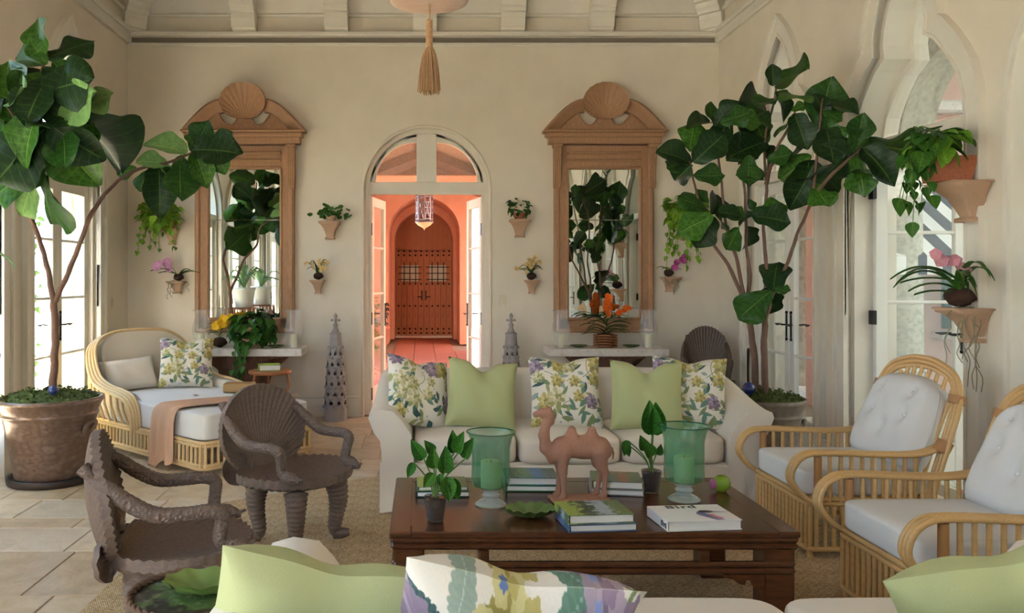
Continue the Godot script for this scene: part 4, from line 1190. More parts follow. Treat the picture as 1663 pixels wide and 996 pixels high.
func console_table(label: String, cx: float) -> Node3D:
	var t = thing("stone_console", label, "table", V(cx, 0, 0), 0.0, "stone consoles on carved trunks")
	bx("stone_slab", t, M.stone, V(0, .708, .275), V(1.18, .075, .45), .006)
	var tr = MB.new()
	tr.grid(48, 14, func(u, v):
		var a: float = -u * TAU
		var w = lerp_list([.25, .22, .215, .22, .24, .27, .36], 15)[int(round(v * 14))] as float
		var rr: float = 1.0 + .07 * sin(a * 7.0 + v * 2.0) + .04 * sin(a * 13.0 - v * 3.0)
		return V(cos(a) * w * rr * (1.15 if v > .8 else 1.0), v * .67, .27 + sin(a) * minf(w, .22) * .85 * rr), true)
	tr.box(V(0, .655, .27), V(.74, .03, .34), .01)
	put("trunk_base", tr, M.trunk, t)
	return t

func spire(label: String, at: Vector3) -> void:
	var t = thing("garden_spire", label, "ornament", at, 0.0, "grey clay spires")
	# hollow turned body, pierced right through with small crosses
	var bd = MB.new()
	var nu = 48; var nv = 58
	var rad = lerp_list([.117, .112, .110, .106, .101, .096, .089, .081, .072, .063, .055], nv + 1)
	var hole = {}
	for j in 6:
		for i in 8:
			var cu = i * 6 + (0 if j % 2 else 3); var cv = 12 + int(j * 6.7)
			if cu < 25 or cu > 47: continue
			for q in [[0, 0], [1, 0], [-1, 0], [0, 1], [0, -1], [1, -1], [-1, -1]]: hole[posmod(cu + q[0], nu) + nu * (cv + q[1])] = true
	for shell in 2:
		var base = bd.v.size()
		for j in nv + 1:
			for i in nu:
				var a = TAU * i / nu; var rr: float = rad[j] - (.012 if shell == 1 else 0.0)
				bd.vert(V(cos(a) * rr, j * .87 / nv, -sin(a) * rr))
		for j in nv:
			for i in nu:
				if hole.has(i + nu * j): continue
				var p0 = base + j * nu + i; var p1 = base + j * nu + (i + 1) % nu; var p2 = base + (j + 1) * nu + (i + 1) % nu; var p3 = base + (j + 1) * nu + i
				if shell == 0:
					bd.tri(p0, p1, p2); bd.tri(p0, p2, p3)
				else:
					bd.tri(p0, p2, p1); bd.tri(p0, p3, p2)
	bd.lathe([V2(0, .004), V2(.112, .004), V2(.117, .02)], 24)
	bd.lathe([V2(.05, .865), V2(.062, .87), V2(.062, .88), V2(.05, .886), V2(.035, .9), V2(0, .9)], 16)
	put("tower", bd, M.tower, t)
	var cr = MB.new()
	for j in 7:
		var y = .14 + j * .1; var r = lerpf(.112, .066, j / 6.0)
		for i in 8: cr.lathe([V2(.016, -.012), V2(.02, .0), V2(.01, .016), V2(0, .02)], 6, V(cos(i * PI / 4 + j * .39) * r, y, sin(i * PI / 4 + j * .39) * r))
	put("crockets", cr, M.tower, t)
	var fi = MB.new(); fi.lathe([V2(.035, .9), V2(.026, .93), V2(.018, .95), V2(.03, .965), V2(.016, .98), V2(.014, 1.04), V2(.022, 1.06), V2(.008, 1.08), V2(0, 1.09)], 10)
	for a in 4: fi.lathe([V2(0, 0), V2(.018, .012), V2(0, .03)], 6, V(cos(a * PI / 2) * .035, 1.0, sin(a * PI / 2) * .035))
	put("finial", fi, M.tower, t)

func tree_pot(parent: Node, m: Material, r: float, h: float) -> void:
	var k = r / .35; var s = h / .62
	var pm = MB.new()
	pm.lathe([V2(0, .02), V2(.225 * k, .02), V2(.24 * k, .06 * s), V2(.275 * k, .3 * s), V2(.31 * k, .47 * s), V2(.318 * k, .49 * s), V2(.325 * k, .495 * s), V2(.325 * k, .51 * s), V2(.318 * k, .52 * s), V2(.335 * k, .555 * s), V2(.35 * k, .585 * s), V2(.362 * k, .60 * s), V2(.355 * k, .62 * s), V2(.335 * k, .62 * s), V2(.32 * k, .56 * s), V2(0, .56 * s)], 40)
	var pot = put("pot", pm, m, parent)
	for a in [1.35, -1.9]:
		var hm = MB.new(); var o = V(sin(a), 0, cos(a)); var tng = V(cos(a), 0, -sin(a))
		hm.tube(smooth_path([o * .30 * k + tng * -.05 + V(0, .38 * s, 0), o * .325 * k + tng * -.055 + V(0, .43 * s, 0), o * .345 * k + V(0, .46 * s, 0), o * .325 * k + tng * .055 + V(0, .43 * s, 0), o * .30 * k + tng * .05 + V(0, .38 * s, 0)], 4), .014, 8); put("handle", hm, m, pot)
	var sm = MB.new(); sm.lathe([V2(0, 0), V2(.27 * k, 0), V2(.285 * k, .01), V2(.29 * k, .05), V2(.27 * k, .055), V2(.26 * k, .03), V2(0, .03)], 40); put("saucer", sm, M.saucer, parent)
	# moss mound
	var mm = MB.new(); var nz = noise(2.2, 6, 3)
	mm.grid(36, 9, func(u, v):
		var a: float = u * TAU; var rr: float = v * .335 * k
		return V(sin(a) * rr, .595 * s + .06 * (1 - v * v) + .045 * nz.get_noise_3d(sin(a) * rr * 6, cos(a) * rr * 6, 2.0) + .01 * sin(u * 90.0 + v * 30.0) * v, cos(a) * rr), true, false)
	var mo = put("moss", mm, M.moss, parent)
	var tf = MultiMesh.new(); tf.transform_format = MultiMesh.TRANSFORM_3D; tf.mesh = heart_mesh(); tf.instance_count = 900
	rng.seed = 17
	for i in 900:
		var a = R(0, TAU); var vv = sqrt(R(0, 1)) * .97
		tf.set_instance_transform(i, Transform3D(Basis.from_euler(V(R(-1.2, .6), R(0, TAU), R(-.8, .8))).scaled(Vector3.ONE * R(.012, .028)), V(sin(a) * vv * .335 * k, .598 * s + .06 * (1 - vv * vv) + R(-.004, .016) + .045 * nz.get_noise_3d(sin(a) * vv * .335 * k * 6, cos(a) * vv * .335 * k * 6, 2.0), cos(a) * vv * .335 * k)))
	var ti = MultiMeshInstance3D.new(); ti.name = "moss_tufts"; ti.multimesh = tf; ti.material_override = M.moss; ti.set_meta("kind", "stuff"); mo.add_child(ti)

func build_furniture() -> void:
	rug()
	sofa("long white slipcovered sofa behind the coffee table, five pillows along it", V(.905, .012, 3.11), 0)
	sofa("white slipcovered sofa in the foreground seen over its back", V(.76, .012, 6.70), PI, 1.22)
	coffee_table()
	armchair("rattan armchair with white cushions, farther of two, before the open door", V(2.28, .012, 4.08), -PI / 2)
	armchair("rattan armchair with white cushions nearest the camera at right", V(2.20, .012, 5.225), -PI / 2)
	daybed()
	grotto_chair("carved brown shell chair standing between daybed and sofa", V(-.70, .012, 4.10), .92, M.grotto)
	grotto_chair("carved brown shell chair at lower left, seen from the side", V(-.99, .012, 5.30), 1.86, M.grotto)
	grotto_chair("dark shell-backed stool chair in the far right corner behind sofa", V(2.70, 0, .78), -.25, M.shell_dark, .75, "shell_stool_chair").scale = V(.75, 1.18, .75)
	carved_mirror("tall carved pine mirror with shell crest left of doorway", -1.833)
	carved_mirror("tall carved pine mirror with shell crest right of doorway", 1.885)
	console_table("stone console on tree trunk base under the left mirror", -1.77)
	console_table("stone console on trunk base under the right mirror", 1.84)
	spire("pierced grey clay spire left of the doorway", V(-.875, 0, .22))
	spire("pierced grey clay spire right of the doorway, half behind sofa", V(.905, 0, .22))
	# pillows on the far sofa
	var pf = pillow_mesh(.47, .47, .17, .03); var pg = pillow_mesh(.46, .46, .19, .07)
	var z = 3.37
	throw_pillow("floral_pillow", "floral pillow at the left end of the far sofa, tilted", pf, M.floral2, V(-.02, .49, z + .02), .62, .35, -.22)
	throw_pillow("green_pillow", "plain green pillow beside the left floral pillow, far sofa", pg, M.green_cloth, V(.37, .48, z), .12, .38, -.12)
	throw_pillow("floral_pillow", "floral pillow in the middle of the far sofa", pf, M.floral, V(.93, .48, z - .03), .0, .34, .0)
	throw_pillow("green_pillow", "plain green pillow right of the middle floral pillow, far sofa", pg, M.green_cloth, V(1.42, .47, z + .04), -.12, .34, -.03)
	throw_pillow("floral_pillow", "floral pillow at the right end of the far sofa", pf, M.floral, V(1.70, .48, z - .03), -.30, .34, -.02)
	# pillows on the near sofa
	near_pillow("green_pillow", "large green pillow on the near sofa beside its left arm", pillow_mesh(.48, .46, .21, .018), M.green_cloth, P(548, 938, 6.96), PI + .08, .5, .25)
	near_pillow("floral_pillow", "large floral pillow with pinched top on the near sofa", pillow_mesh(.48, .46, .21, .018, .62), M.floral2, P(850, 955, 7.02), PI - .02, .55, .20)
	near_pillow("green_pillow", "green pillow at the right end of the near sofa", pillow_mesh(.50, .46, .21, .018), M.green_cloth, P(1650, 920, 6.96), PI - .1, .5, -.38)
func near_pillow(called: String, label: String, m: Mesh, material: Material, top: Vector3, yaw: float, lean: float, roll: float) -> void:
	# set by the middle of its top edge; it leans back against the sofa
	var t = throw_pillow(called, label, m, material, top, yaw, lean, roll)
	t.position = top - t.basis * V(0, .42, 0)
func aim_leaf(parent: Node, a: Vector3, b: Vector3, face: Vector3, m: Mesh, material: Material, wide := 1.0, called := "leaf") -> void:
	# a leaf whose stalk is at a and whose tip is at b, its upper face turned towards face
	var z = b - a; var l = z.length(); z = z / l
	var y = (face - z * face.dot(z)).normalized(); var x = y.cross(z)
	part(called, m, material, parent, a, Basis(x * l * wide, y * l, z * l))
func twig(parent: Node, called: String, pts: Array, r0: float, r1: float, m: Material, seg := 8) -> void:
	var p = smooth_path(pts, 5)
	var rad = []
	for i in p.size():
		rad.append(lerpf(r0, r1, float(i) / (p.size() - 1)) * (1.0 + .05 * sin(i * 2.3)))
	for i in p.size(): p[i] += V(sin(i * 1.7), 0, cos(i * 2.1)) * r0 * .12
	var mb = MB.new(); mb.tube(p, rad, seg); put(called, mb, m, parent)
func fig_mats(i: int) -> Material: return [M.leaf, M.leaf_dark, M.leaf2, M.leaf, M.leaf_dark, M.leaf_pale, M.leaf2, M.leaf_dark][i % 8]
func left_fig() -> void:
	var z = 2.75
	var o = V(-2.635, 0, z)
	var t = thing("fiddle_leaf_fig", "fiddle leaf fig in a bronze pot by left french door", "tree", o)
	tree_pot(t, M.bronze_pot, .35, .60)
	var Q = func(px: float, py: float, dz := 0.0) -> Vector3: return P(px, py, z + dz + (smoothstep(400.0, 220.0, py) * .66 if px < 180 else 0.0)) - o
	twig(t, "trunk", [V(.01, .55, 0), Q.call(88, 590), Q.call(90, 540), Q.call(87, 492)], .030, .026, M.bark)
	twig(t, "branch", [Q.call(87, 494), Q.call(78, 440), Q.call(66, 395), Q.call(50, 345, .05), Q.call(55, 290, .1), Q.call(68, 220, .1), Q.call(62, 160, .05), Q.call(72, 95, 0)], .022, .009, M.bark)
	twig(t, "branch", [Q.call(87, 494), Q.call(110, 445), Q.call(130, 395), Q.call(150, 345), Q.call(185, 300, -.05), Q.call(225, 275, -.1), Q.call(270, 265, -.15), Q.call(312, 248, -.2), Q.call(345, 235, -.2)], .020, .007, M.bark)
	twig(t, "branch", [Q.call(58, 250, .1), Q.call(30, 200, .15), Q.call(5, 165, .15)], .010, .006, M.bark)
	twig(t, "branch", [Q.call(66, 210, .1), Q.call(95, 195, .1), Q.call(130, 180, .15)], .010, .006, M.bark)
	rng.seed = 12
	var L = [[75, 92, 48, 34, 6], [74, 95, 142, 62, 1], [72, 105, 8, 78, 0], [76, 105, 50, 66, 2], [85, 100, 136, 152, 0], [62, 165, 16, 118, 1], [110, 198, 197, 205, 1], [98, 195, 158, 158, 5], [104, 195, 106, 118, 1], [78, 203, -6, 285, 1], [82, 203, 152, 258, 1], [74, 282, 72, 362, 0], [72, 238, 94, 306, 2], [52, 278, -12, 312, 2], [22, 198, -4, 96, 2], [14, 165, 44, 150, 5], [12, 172, 18, 238, 0], [70, 150, 132, 128, 0], [64, 170, 66, 110, 2], [80, 200, 45, 205, 1], [82, 190, 60, 170, 0], [120, 185, 172, 150, 1], [126, 190, 150, 240, 0], [66, 215, 20, 215, 1], [60, 240, 118, 250, 4], [10, 160, -30, 190, 1], [8, 180, -26, 240, 0], [70, 120, 20, 150, 0], [66, 160, 120, 178, 1], [56, 290, 30, 345, 0], [86, 205, 140, 300, 1], [70, 110, 108, 150, 0], [30, 200, 55, 262, 0], [90, 190, 128, 130, 0], [64, 180, 22, 250, 2], [100, 200, 110, 270, 1], [76, 130, 40, 178, 1]]
	for i in L.size():
		var q: Array = L[i]
		var d0 = R(-.05, .2); var dz = R(-.14, .2)
		var la: Vector3 = Q.call(q[0], q[1], d0); var lb: Vector3 = Q.call(q[2], q[3], d0 + dz)
		aim_leaf(t, la, la + (lb - la) * 1.12, V(R(-.6, .6), R(.1, .9), 1.0), fiddle_mesh(i), fig_mats(i) if i > 16 else [M.leaf, M.leaf_dark, M.leaf2, M.leaf, M.leaf, M.leaf_pale, M.leaf2][q[4]])
	var L2 = [[222, 272, 189, 283], [303, 250, 246, 220], [310, 246, 342, 198], [312, 244, 380, 236], [296, 252, 288, 306], [316, 246, 338, 298], [346, 238, 368, 282], [273, 268, 227, 254], [240, 276, 226, 310], [258, 270, 262, 340], [292, 262, 292, 330], [330, 242, 310, 205], [346, 234, 376, 212], [262, 270, 285, 285], [335, 240, 352, 268]]
	for i in L2.size():
		var q: Array = L2[i]
		var dz = R(-.1, .15)
		aim_leaf(t, Q.call(q[0], q[1], -.17), Q.call(q[2], q[3], -.17 + dz), V(R(-.7, .7), R(.1, .8), 1.0), fiddle_mesh(i + 1), [M.leaf2, M.leaf_pale, M.leaf, M.leaf_dark, M.leaf, M.leaf2][i % 6])
	var gb = thing("glass_ball", "blue glass ball on the moss of the left tree pot", "ornament", o + V(.09, .665, .16))
	var gm = MB.new(); gm.lathe([V2(0, -.035), V2(.02, -.029), V2(.033, -.01), V2(.035, 0), V2(.033, .01), V2(.02, .029), V2(0, .035)], 16); put("ball", gm, M.cobalt, gb)
func right_fig() -> void:
	var z = 2.78
	var o = V(2.40, 0, z)
	var t = thing("fiddle_leaf_fig", "many-stemmed fiddle leaf fig in grey pot behind sofa", "tree", o)
	tree_pot(t, M.tower_dark, .29, .60)
	var Q = func(px: float, py: float, dz := 0.0) -> Vector3: return P(px, py, z + dz + clampf((px - 1270.0) / 190.0, 0, 1) * .85) - o
	twig(t, "trunk", [V(-.04, .55, 0), Q.call(1225, 580), Q.call(1216, 519), Q.call(1207, 483)], .026, .02, M.bark)
	twig(t, "trunk", [V(.02, .55, .03), Q.call(1241, 580, .03), Q.call(1243, 519, .03), Q.call(1252, 480, .05)], .026, .02, M.bark)
	var br = [[[1207, 485], [1182, 430], [1156, 393], [1140, 345], [1128, 300], [1120, 262]], [[1208, 483], [1196, 420], [1180, 370], [1172, 300], [1162, 215]], [[1212, 490], [1218, 450], [1212, 400], [1210, 320], [1200, 250], [1180, 195]], [[1243, 515], [1244, 430], [1240, 370], [1245, 310], [1242, 230], [1260, 150], [1256, 112]], [[1252, 482], [1279, 427], [1295, 380], [1318, 325], [1326, 260], [1330, 215], [1336, 160]], [[1318, 325], [1345, 290], [1375, 262], [1400, 240]], [[1244, 300], [1258, 250], [1282, 205], [1292, 180]]]
	for b in br:
		var pts = []
		var k = 0
		for q in b:
			pts.append(Q.call(q[0], q[1], .05 * sin(k * 1.3 + b[0][0])))
			k += 1
		twig(t, "branch", pts, .014, .006, M.bark, 6)
	rng.seed = 44
	var L = [[1123, 266, 1082, 237], [1119, 264, 1085, 268], [1122, 268, 1090, 300], [1126, 285, 1174, 287], [1126, 264, 1178, 216], [1120, 246, 1128, 195], [1153, 200, 1128, 188], [1158, 200, 1150, 168], [1160, 205, 1200, 165], [1170, 200, 1218, 180], [1180, 195, 1165, 235], [1182, 190, 1235, 205], [1195, 185, 1250, 150], [1210, 200, 1250, 175], [1200, 205, 1220, 250], [1260, 130, 1318, 120], [1255, 140, 1257, 105], [1265, 150, 1310, 155], [1258, 150, 1290, 190], [1262, 160, 1222, 175], [1290, 185, 1312, 235], [1292, 185, 1262, 225], [1285, 190, 1322, 210], [1285, 180, 1310, 170], [1243, 230, 1190, 245], [1243, 235, 1225, 190], [1240, 238, 1262, 275], [1216, 252, 1214, 304], [1322, 228, 1262, 262], [1318, 255, 1260, 292], [1325, 262, 1288, 335], [1330, 218, 1346, 128], [1334, 172, 1392, 168], [1336, 180, 1368, 195], [1338, 190, 1330, 150], [1345, 195, 1370, 235], [1342, 210, 1355, 250], [1395, 235, 1484, 236], [1400, 240, 1458, 285], [1392, 242, 1400, 185], [1388, 245, 1372, 285], [1390, 250, 1410, 318], [1380, 255, 1350, 225], [1375, 250, 1405, 210], [1365, 262, 1308, 320], [1378, 262, 1420, 280], [1155, 348, 1176, 308], [1158, 350, 1098, 380], [1160, 352, 1132, 402], [1150, 340, 1105, 318], [1165, 345, 1205, 345], [1150, 330, 1130, 310], [1162, 350, 1185, 365], [1225, 345, 1280, 330], [1228, 350, 1195, 355], [1226, 345, 1215, 325], [1220, 350, 1285, 355], [1200, 370, 1178, 408], [1214, 368, 1222, 410], [1212, 360, 1178, 340], [1255, 475, 1262, 418], [1252, 472, 1200, 515], [1256, 474, 1258, 518], [1258, 470, 1285, 475], [1250, 465, 1238, 500], [1320, 300, 1345, 330], [1240, 290, 1210, 275], [1246, 260, 1290, 250]]
	for i in L.size():
		var q: Array = L[i]
		var d0 = R(-.12, .18); var dz = R(-.14, .16)
		aim_leaf(t, Q.call(q[0], q[1], d0), Q.call(q[2], q[3], d0 + dz), V(R(-.7, .7), R(.1, .9), 1.0), fiddle_mesh(i), [M.leaf_dark, M.leaf, M.leaf_dark, M.leaf, M.leaf_dark, M.leaf2][i % 6])
	var gb = thing("glass_ball", "cobalt glass ball on the moss of the right tree pot", "ornament", o + V(-.13, .675, .10))
	var gm = MB.new(); gm.lathe([V2(0, -.045), V2(.026, -.037), V2(.042, -.013), V2(.045, 0), V2(.042, .013), V2(.026, .037), V2(0, .045)], 16); put("ball", gm, M.cobalt, gb)

func wall_bracket(label: String, at: Vector3, turn: float, w: float, h: float, group := "clay wall brackets") -> Node3D:
	# at = middle of the top, on the wall
	var t = thing("wall_bracket", label, "bracket", at, turn, group)
	var mb = MB.new()
	var sec = [V2(.50, 0), V2(.50, -.12), V2(.42, -.18), V2(.30, -.40), V2(.22, -.70), V2(.18, -.86), V2(.24, -.90), V2(.24, -1.0)]
	mb.grid(16, 7, func(u, v):
		var q: Vector2 = sec[int(round(v * 7))]
		var a: float = u * TAU
		var x = sp(cos(a), .35) * q.x * w; var z = (sp(sin(a), .35) * .5 + .5) * q.x * 2 * w * .85
		return V(x, q.y * h, z), true, false)
	mb.box(V(0, -.004, w * .425), V(w * 1.0, .012, w * .85), .004)
	put("corbel", mb, M.corbel_clay, t)
	return t
func clay_pot(parent: Node, r: float, h: float, m: Material, at := Vector3.ZERO) -> void:
	var pm = MB.new(); pm.lathe([V2(0, 0), V2(r * .72, 0), V2(r * .92, h * .72), V2(r, h * .73), V2(r, h), V2(r * .88, h), V2(r * .86, h * .85), V2(0, h * .85)], 20, at); put("pot", pm, m, parent)
func trail(t: Node, a: Vector3, b: Vector3, n: int, mats: Array, size: float, m: Mesh = null) -> void:
	var p = smooth_path([a, a.lerp(b, .3) + V((b.x - a.x) * .4, .02, .02), b], 6)
	var mb = MB.new(); mb.tube(p, .0025, 5); put("vine", mb, M.stem, t)
	for i in n:
		var q: Vector3 = p[mini(int((i + .5) / n * p.size()), p.size() - 1)]
		leaf_at(t, "leaf", heart_mesh() if m == null else m, mats[i % mats.size()], q + V(R(-.01, .01), R(-.01, .01), R(0, .015)), R(-1.2, 1.2), R(.6, 1.3), size * R(.7, 1.2), R(-.4, .4))
func blossom(t: Node, at: Vector3, r: float, m: Material, face: Vector3, petals := 5) -> void:
	var f = face.normalized(); var u = f.cross(Vector3.UP).normalized(); var w = u.cross(f)
	var pm = leafm("petal", [.1, .42, .5, .4, .0], 1.0, .2, .15, 0.0, 0.0, 3, 4)
	for i in petals:
		var a = TAU * i / petals + .3
		var d = (u * cos(a) + w * sin(a)) * r
		aim_leaf(t, at, at + d + f * r * .25, f, pm, m, 1.0, "petal")
func spray(t: Node, pts: Array, n: int, r: float, m: Material, face: Vector3) -> void:
	var p = smooth_path(pts, 6)
	var mb = MB.new(); mb.tube(p, .0035, 5); put("flower_stem", mb, M.stem, t)
	for i in n:
		var q: Vector3 = p[int(lerpf(p.size() * .35, p.size() - 1, float(i) / maxf(1, n - 1)))]
		blossom(t, q + V(R(-r, r) * .8, R(-r, r) * .6, R(0, r)), r * R(.8, 1.15), m, face + V(R(-.5, .5), R(-.4, .4), 0))
func hanging_roots(t: Node, n: int, w: float, drop: float) -> void:
	var mb = MB.new()
	for i in n:
		var x = R(-w, w); var z = R(.03, .1)
		var p = [V(x * .4, 0, z)]
		var y = 0.0
		var l = drop * R(.25, 1.0)
		for k in 6:
			y -= l / 6; p.append(V(x + R(-.02, .02), y, z + R(-.01, .02)))
		mb.tube(smooth_path(p, 3), .0028, 4)
	var o = put("aerial_roots", mb, M.root, t); o.set_meta("kind", "stuff")
func build_plants() -> void:
	left_fig()
	right_fig()
	var f = V(0, .1, 1)
	# back wall brackets: [px, py of top, top width in px, height in px]
	var B = func(label: String, px: float, py: float, w: float, h: float) -> Node3D: return wall_bracket(label, P(px, py, 0.0), 0.0, w / 156.0, h / 156.0)
	B.call("clay wall bracket under the trailing plant left of left mirror", 281, 372, 24, 26)
	B.call("clay wall bracket under the lilac orchid beside left mirror", 290, 457, 28, 20)
	B.call("clay wall bracket under the round-leaved plant left of doorway", 537, 361, 34, 28)
	B.call("clay wall bracket under the buff orchid left of doorway", 517, 455, 24, 22)
	B.call("clay wall bracket under the potted plant right of doorway", 843, 358, 34, 28)
	B.call("clay wall bracket under the buff orchid right of doorway", 863, 455, 24, 22)
	B.call("clay wall bracket under the magenta orchid beside right mirror", 1086, 450, 30, 24)
	B.call("clay wall bracket under the chartreuse plant right of right mirror", 1110, 365, 24, 26)
	rng.seed = 61
	var p1 = thing("trailing_plant", "lime trailing plant in clay pot left of left mirror", "plant", P(279, 371, .07))
	clay_pot(p1, .06, .09, M.terracotta)
	foliage_ball(p1, V(-.09, .12, .12), V(.23, .17, .12), 190, [M.lime, M.lime2], .07)
	for i in 9: trail(p1, V(R(-.25, .05), .05, R(.1, .18)), V(R(-.3, .1), R(-.3, -.1), R(.1, .18)), 6, [M.lime, M.lime2], .055)
	var p2 = thing("orchid", "lilac orchid in a moss ball left of left mirror", "plant", P(290, 456, .07))
	orchid_clump(p2, 8, .28, .1)
	spray(p2, [V(0, .03, 0), V(-.04, .12, .05), V(-.1, .17, .08), V(-.2, .15, .1)], 7, .05, M.lilac, f)
	hanging_roots(p2, 8, .12, .2)
	var p3 = thing("round_leaf_plant", "round-leaved green plant on bracket left of doorway", "plant", P(537, 360, .09))
	clay_pot(p3, .05, .06, M.corbel_clay)
	var disc = leafm("disc", [.1, .34, .46, .5, .46, .34, .06], 1.0, .1, -.06, 0.0, 0.0, 4, 6)
	for i in 46:
		var a = R(0, TAU); var e = R(.1, 1.3); var l = R(.08, .19)
		var d = V(cos(a) * cos(e) * 1.2, sin(e) * .8, sin(a) * cos(e) * .7 + .2)
		leaf_at(p3, "leaf", disc, M.pothos if i % 3 else M.leaf2, V(0, .05, 0) + d * l, R(-.8, .8), R(.5, 1.2), R(.04, .06))
	var p4 = thing("orchid", "small buff orchid on bracket left of doorway", "plant", P(517, 454, .06))
	orchid_clump(p4, 7, .13, .2)
	for q in [[-.11, .17], [.09, .12], [.02, .19], [.1, .17]]: spray(p4, [V(0, .03, 0), V(q[0] * .5, q[1] * .9, .04), V(q[0], q[1], .06)], 5, .02, M.buff, f)
	var p5 = thing("potted_plant", "bushy plant in small clay pot right of doorway", "plant", P(843, 357, .09))
	clay_pot(p5, .065, .07, M.terracotta)
	foliage_ball(p5, V(0, .12, 0), V(.12, .1, .1), 60, [M.pothos, M.pothos2], .055)
	var p6 = thing("orchid", "small buff orchid on bracket right of doorway", "plant", P(863, 454, .06))
	orchid_clump(p6, 8, .14, .14)
	for q in [[-.17, .11], [-.06, .16], [.04, .24], [.08, .18], [-.02, .2]]: spray(p6, [V(0, .03, 0), V(q[0] * .5, q[1] * .9, .04), V(q[0], q[1], .06)], 5, .02, M.buff, f)
	var p7 = thing("trailing_plant", "chartreuse trailing plant in clay pot right of right mirror", "plant", P(1110, 364, .07))
	clay_pot(p7, .07, .1, M.terracotta)
	foliage_ball(p7, V(-.02, .13, .12), V(.24, .17, .12), 140, [M.lime, M.lime2], .085)
	for i in 12: trail(p7, V(R(-.2, .12), .03, R(.05, .15)), V(R(-.22, .16), R(-.45, -.12), R(.08, .15)), 7, [M.lime, M.lime2], .06)
	var p8 = thing("orchid", "magenta orchid on bracket right of right mirror", "plant", P(1086, 449, .07))
	orchid_clump(p8, 6, .12, .08)
	spray(p8, [V(0, .03, 0), V(.03, .1, .05), V(.08, .16, .07), V(.16, .2, .08)], 8, .035, M.magenta, f)
	hanging_roots(p8, 6, .08, .2)
	# right wall
	var fw = V(-1, .1, .5)
	wall_bracket("large clay wall bracket under the potted trailing plant, right wall", V(XR, 1.97, 4.04), -PI / 2, .27, .22)
	wall_bracket("clay wall bracket under the pink strap-leaved orchid, right wall", V(XR, 1.275, 4.06), -PI / 2, .24, .19)
	var q1 = thing("potted_plant", "glossy trailing plant in terracotta pot on right wall bracket", "plant", V(XR - .165, 1.975, 4.02))
	var bp = MB.new(); bp.prism(PackedVector2Array([V2(-.09, 0), V2(.09, 0), V2(.115, .095), V2(.13, .095), V2(.13, .14), V2(-.13, .14), V2(-.13, .095), V2(-.115, .095)]), -.075, .075); put("pot", bp, M.terracotta, q1)
	foliage_ball(q1, V(-.10, .20, .02), V(.13, .10, .18), 60, [M.pothos, M.leaf2, M.lime2], .105)
	for i in 7: trail(q1, V(-.12 - R(0, .05), .16, R(-.03, .1)), V(-.22 + R(-.07, .08), R(-.42, -.05), R(.02, .1)), 6, [M.pothos, M.leaf2], .08)
	var q2 = thing("orchid", "pink orchid with long strap leaves on the right wall", "plant", V(XR - .12, 1.285, 4.06))
	rng.seed = 71
	moss_ball(q2, .075)
	for i in 13: blade(q2, V(R(-.02, .02), .05 + i * .008, R(-.02, .02)), (-PI / 2 + R(-.3, .5) if i % 2 else R(-.5, .0)), R(.30, .46), R(.05, .24), .02, M.pothos if i % 3 else M.leaf2, 1.6)
	var ax = MB.new(); ax.tube([V(0, 0, 0), V(0, .18, .0)], .012, 6); put("stem", ax, M.stem, q2)
	spray(q2, [V(0, .1, .03), V(-.05, .2, .06), V(-.1, .24, .08), V(-.2, .27, .09)], 6, .042, M.rose, V(-.3, .1, 1))
	hanging_roots(q2, 12, .10, .5)
	# console plants
	var c1 = thing("pothos", "big glossy pothos spilling over the left stone console", "plant", G(409, 565, .747))
	rng.seed = 81
	var bw = MB.new(); bw.lathe([V2(0, .002), V2(.07, .002), V2(.1, .09), V2(.09, .09), V2(.08, .08), V2(0, .08)], 18); put("bowl", bw, M.corbel_clay, c1)
	foliage_ball(c1, V(.02, .19, .03), V(.23, .17, .17), 170, [M.pothos, M.pothos2, M.leaf2], .095)
	for i in 5: trail(c1, V(R(-.1, .02), .08, .12), V(R(-.16, .0), R(-.42, -.1), .24), 6, [M.pothos, M.leaf2], .085)
	var c2 = thing("orchid", "yellow orchid behind the pothos on the left console", "plant", G(357, 564, .747))
	moss_ball(c2, .07)
	for i in 9: blade(c2, V(0, .08 + i * .012, 0), (0.0 if i % 2 else PI) + PI / 2 + R(-.5, .5), R(.1, .14), R(.06, .12), .012, M.leaf2)
	spray(c2, [V(0, .1, 0), V(.02, .2, .02), V(.05, .26, .03), V(.12, .27, .04)], 9, .05, M.yellow, f)
	var c3 = thing("orchid_basket", "orange orchid in a slatted wood basket on right console", "plant", G(983, 564, .746))
	for y in 5:
		for k in 6:
			var a0 = TAU * k / 6 + .3; var a1 = TAU * (k + 1) / 6 + .3
			var sl = MB.new(); sl.tube([V(cos(a0), 0, sin(a0)) * .115, V(cos(a1), 0, sin(a1)) * .115], .008, 6)
			part("slat", sl.mesh(), M.rattan_dark, c3, V(0, .012 + y * .026 + (.006 if k % 2 else 0.0), 0))
	var so = MB.new(); so.lathe([V2(0, .01), V2(.095, .01), V2(.095, .12), V2(.05, .14), V2(0, .145)], 16); put("bark_filling", so, M.soil, c3)
	rng.seed = 91
	for i in 26: blade(c3, V(R(-.015, .015), .11 + i * .0075, R(-.015, .015)), (0.0 if i % 2 else PI) + PI / 2 + R(-.6, .6), R(.18, .26), R(.05, .12), .015, M.leaf if i % 3 else M.pothos, 1.3)
	spray(c3, [V(0, .25, .02), V(0, .34, .03), V(.01, .42, .03), V(.0, .5, .03)], 14, .036, M.orange, f)
	spray(c3, [V(0, .25, .02), V(.1, .33, .0), V(.18, .37, -.02), V(.22, .39, -.02)], 8, .032, M.orange, f)
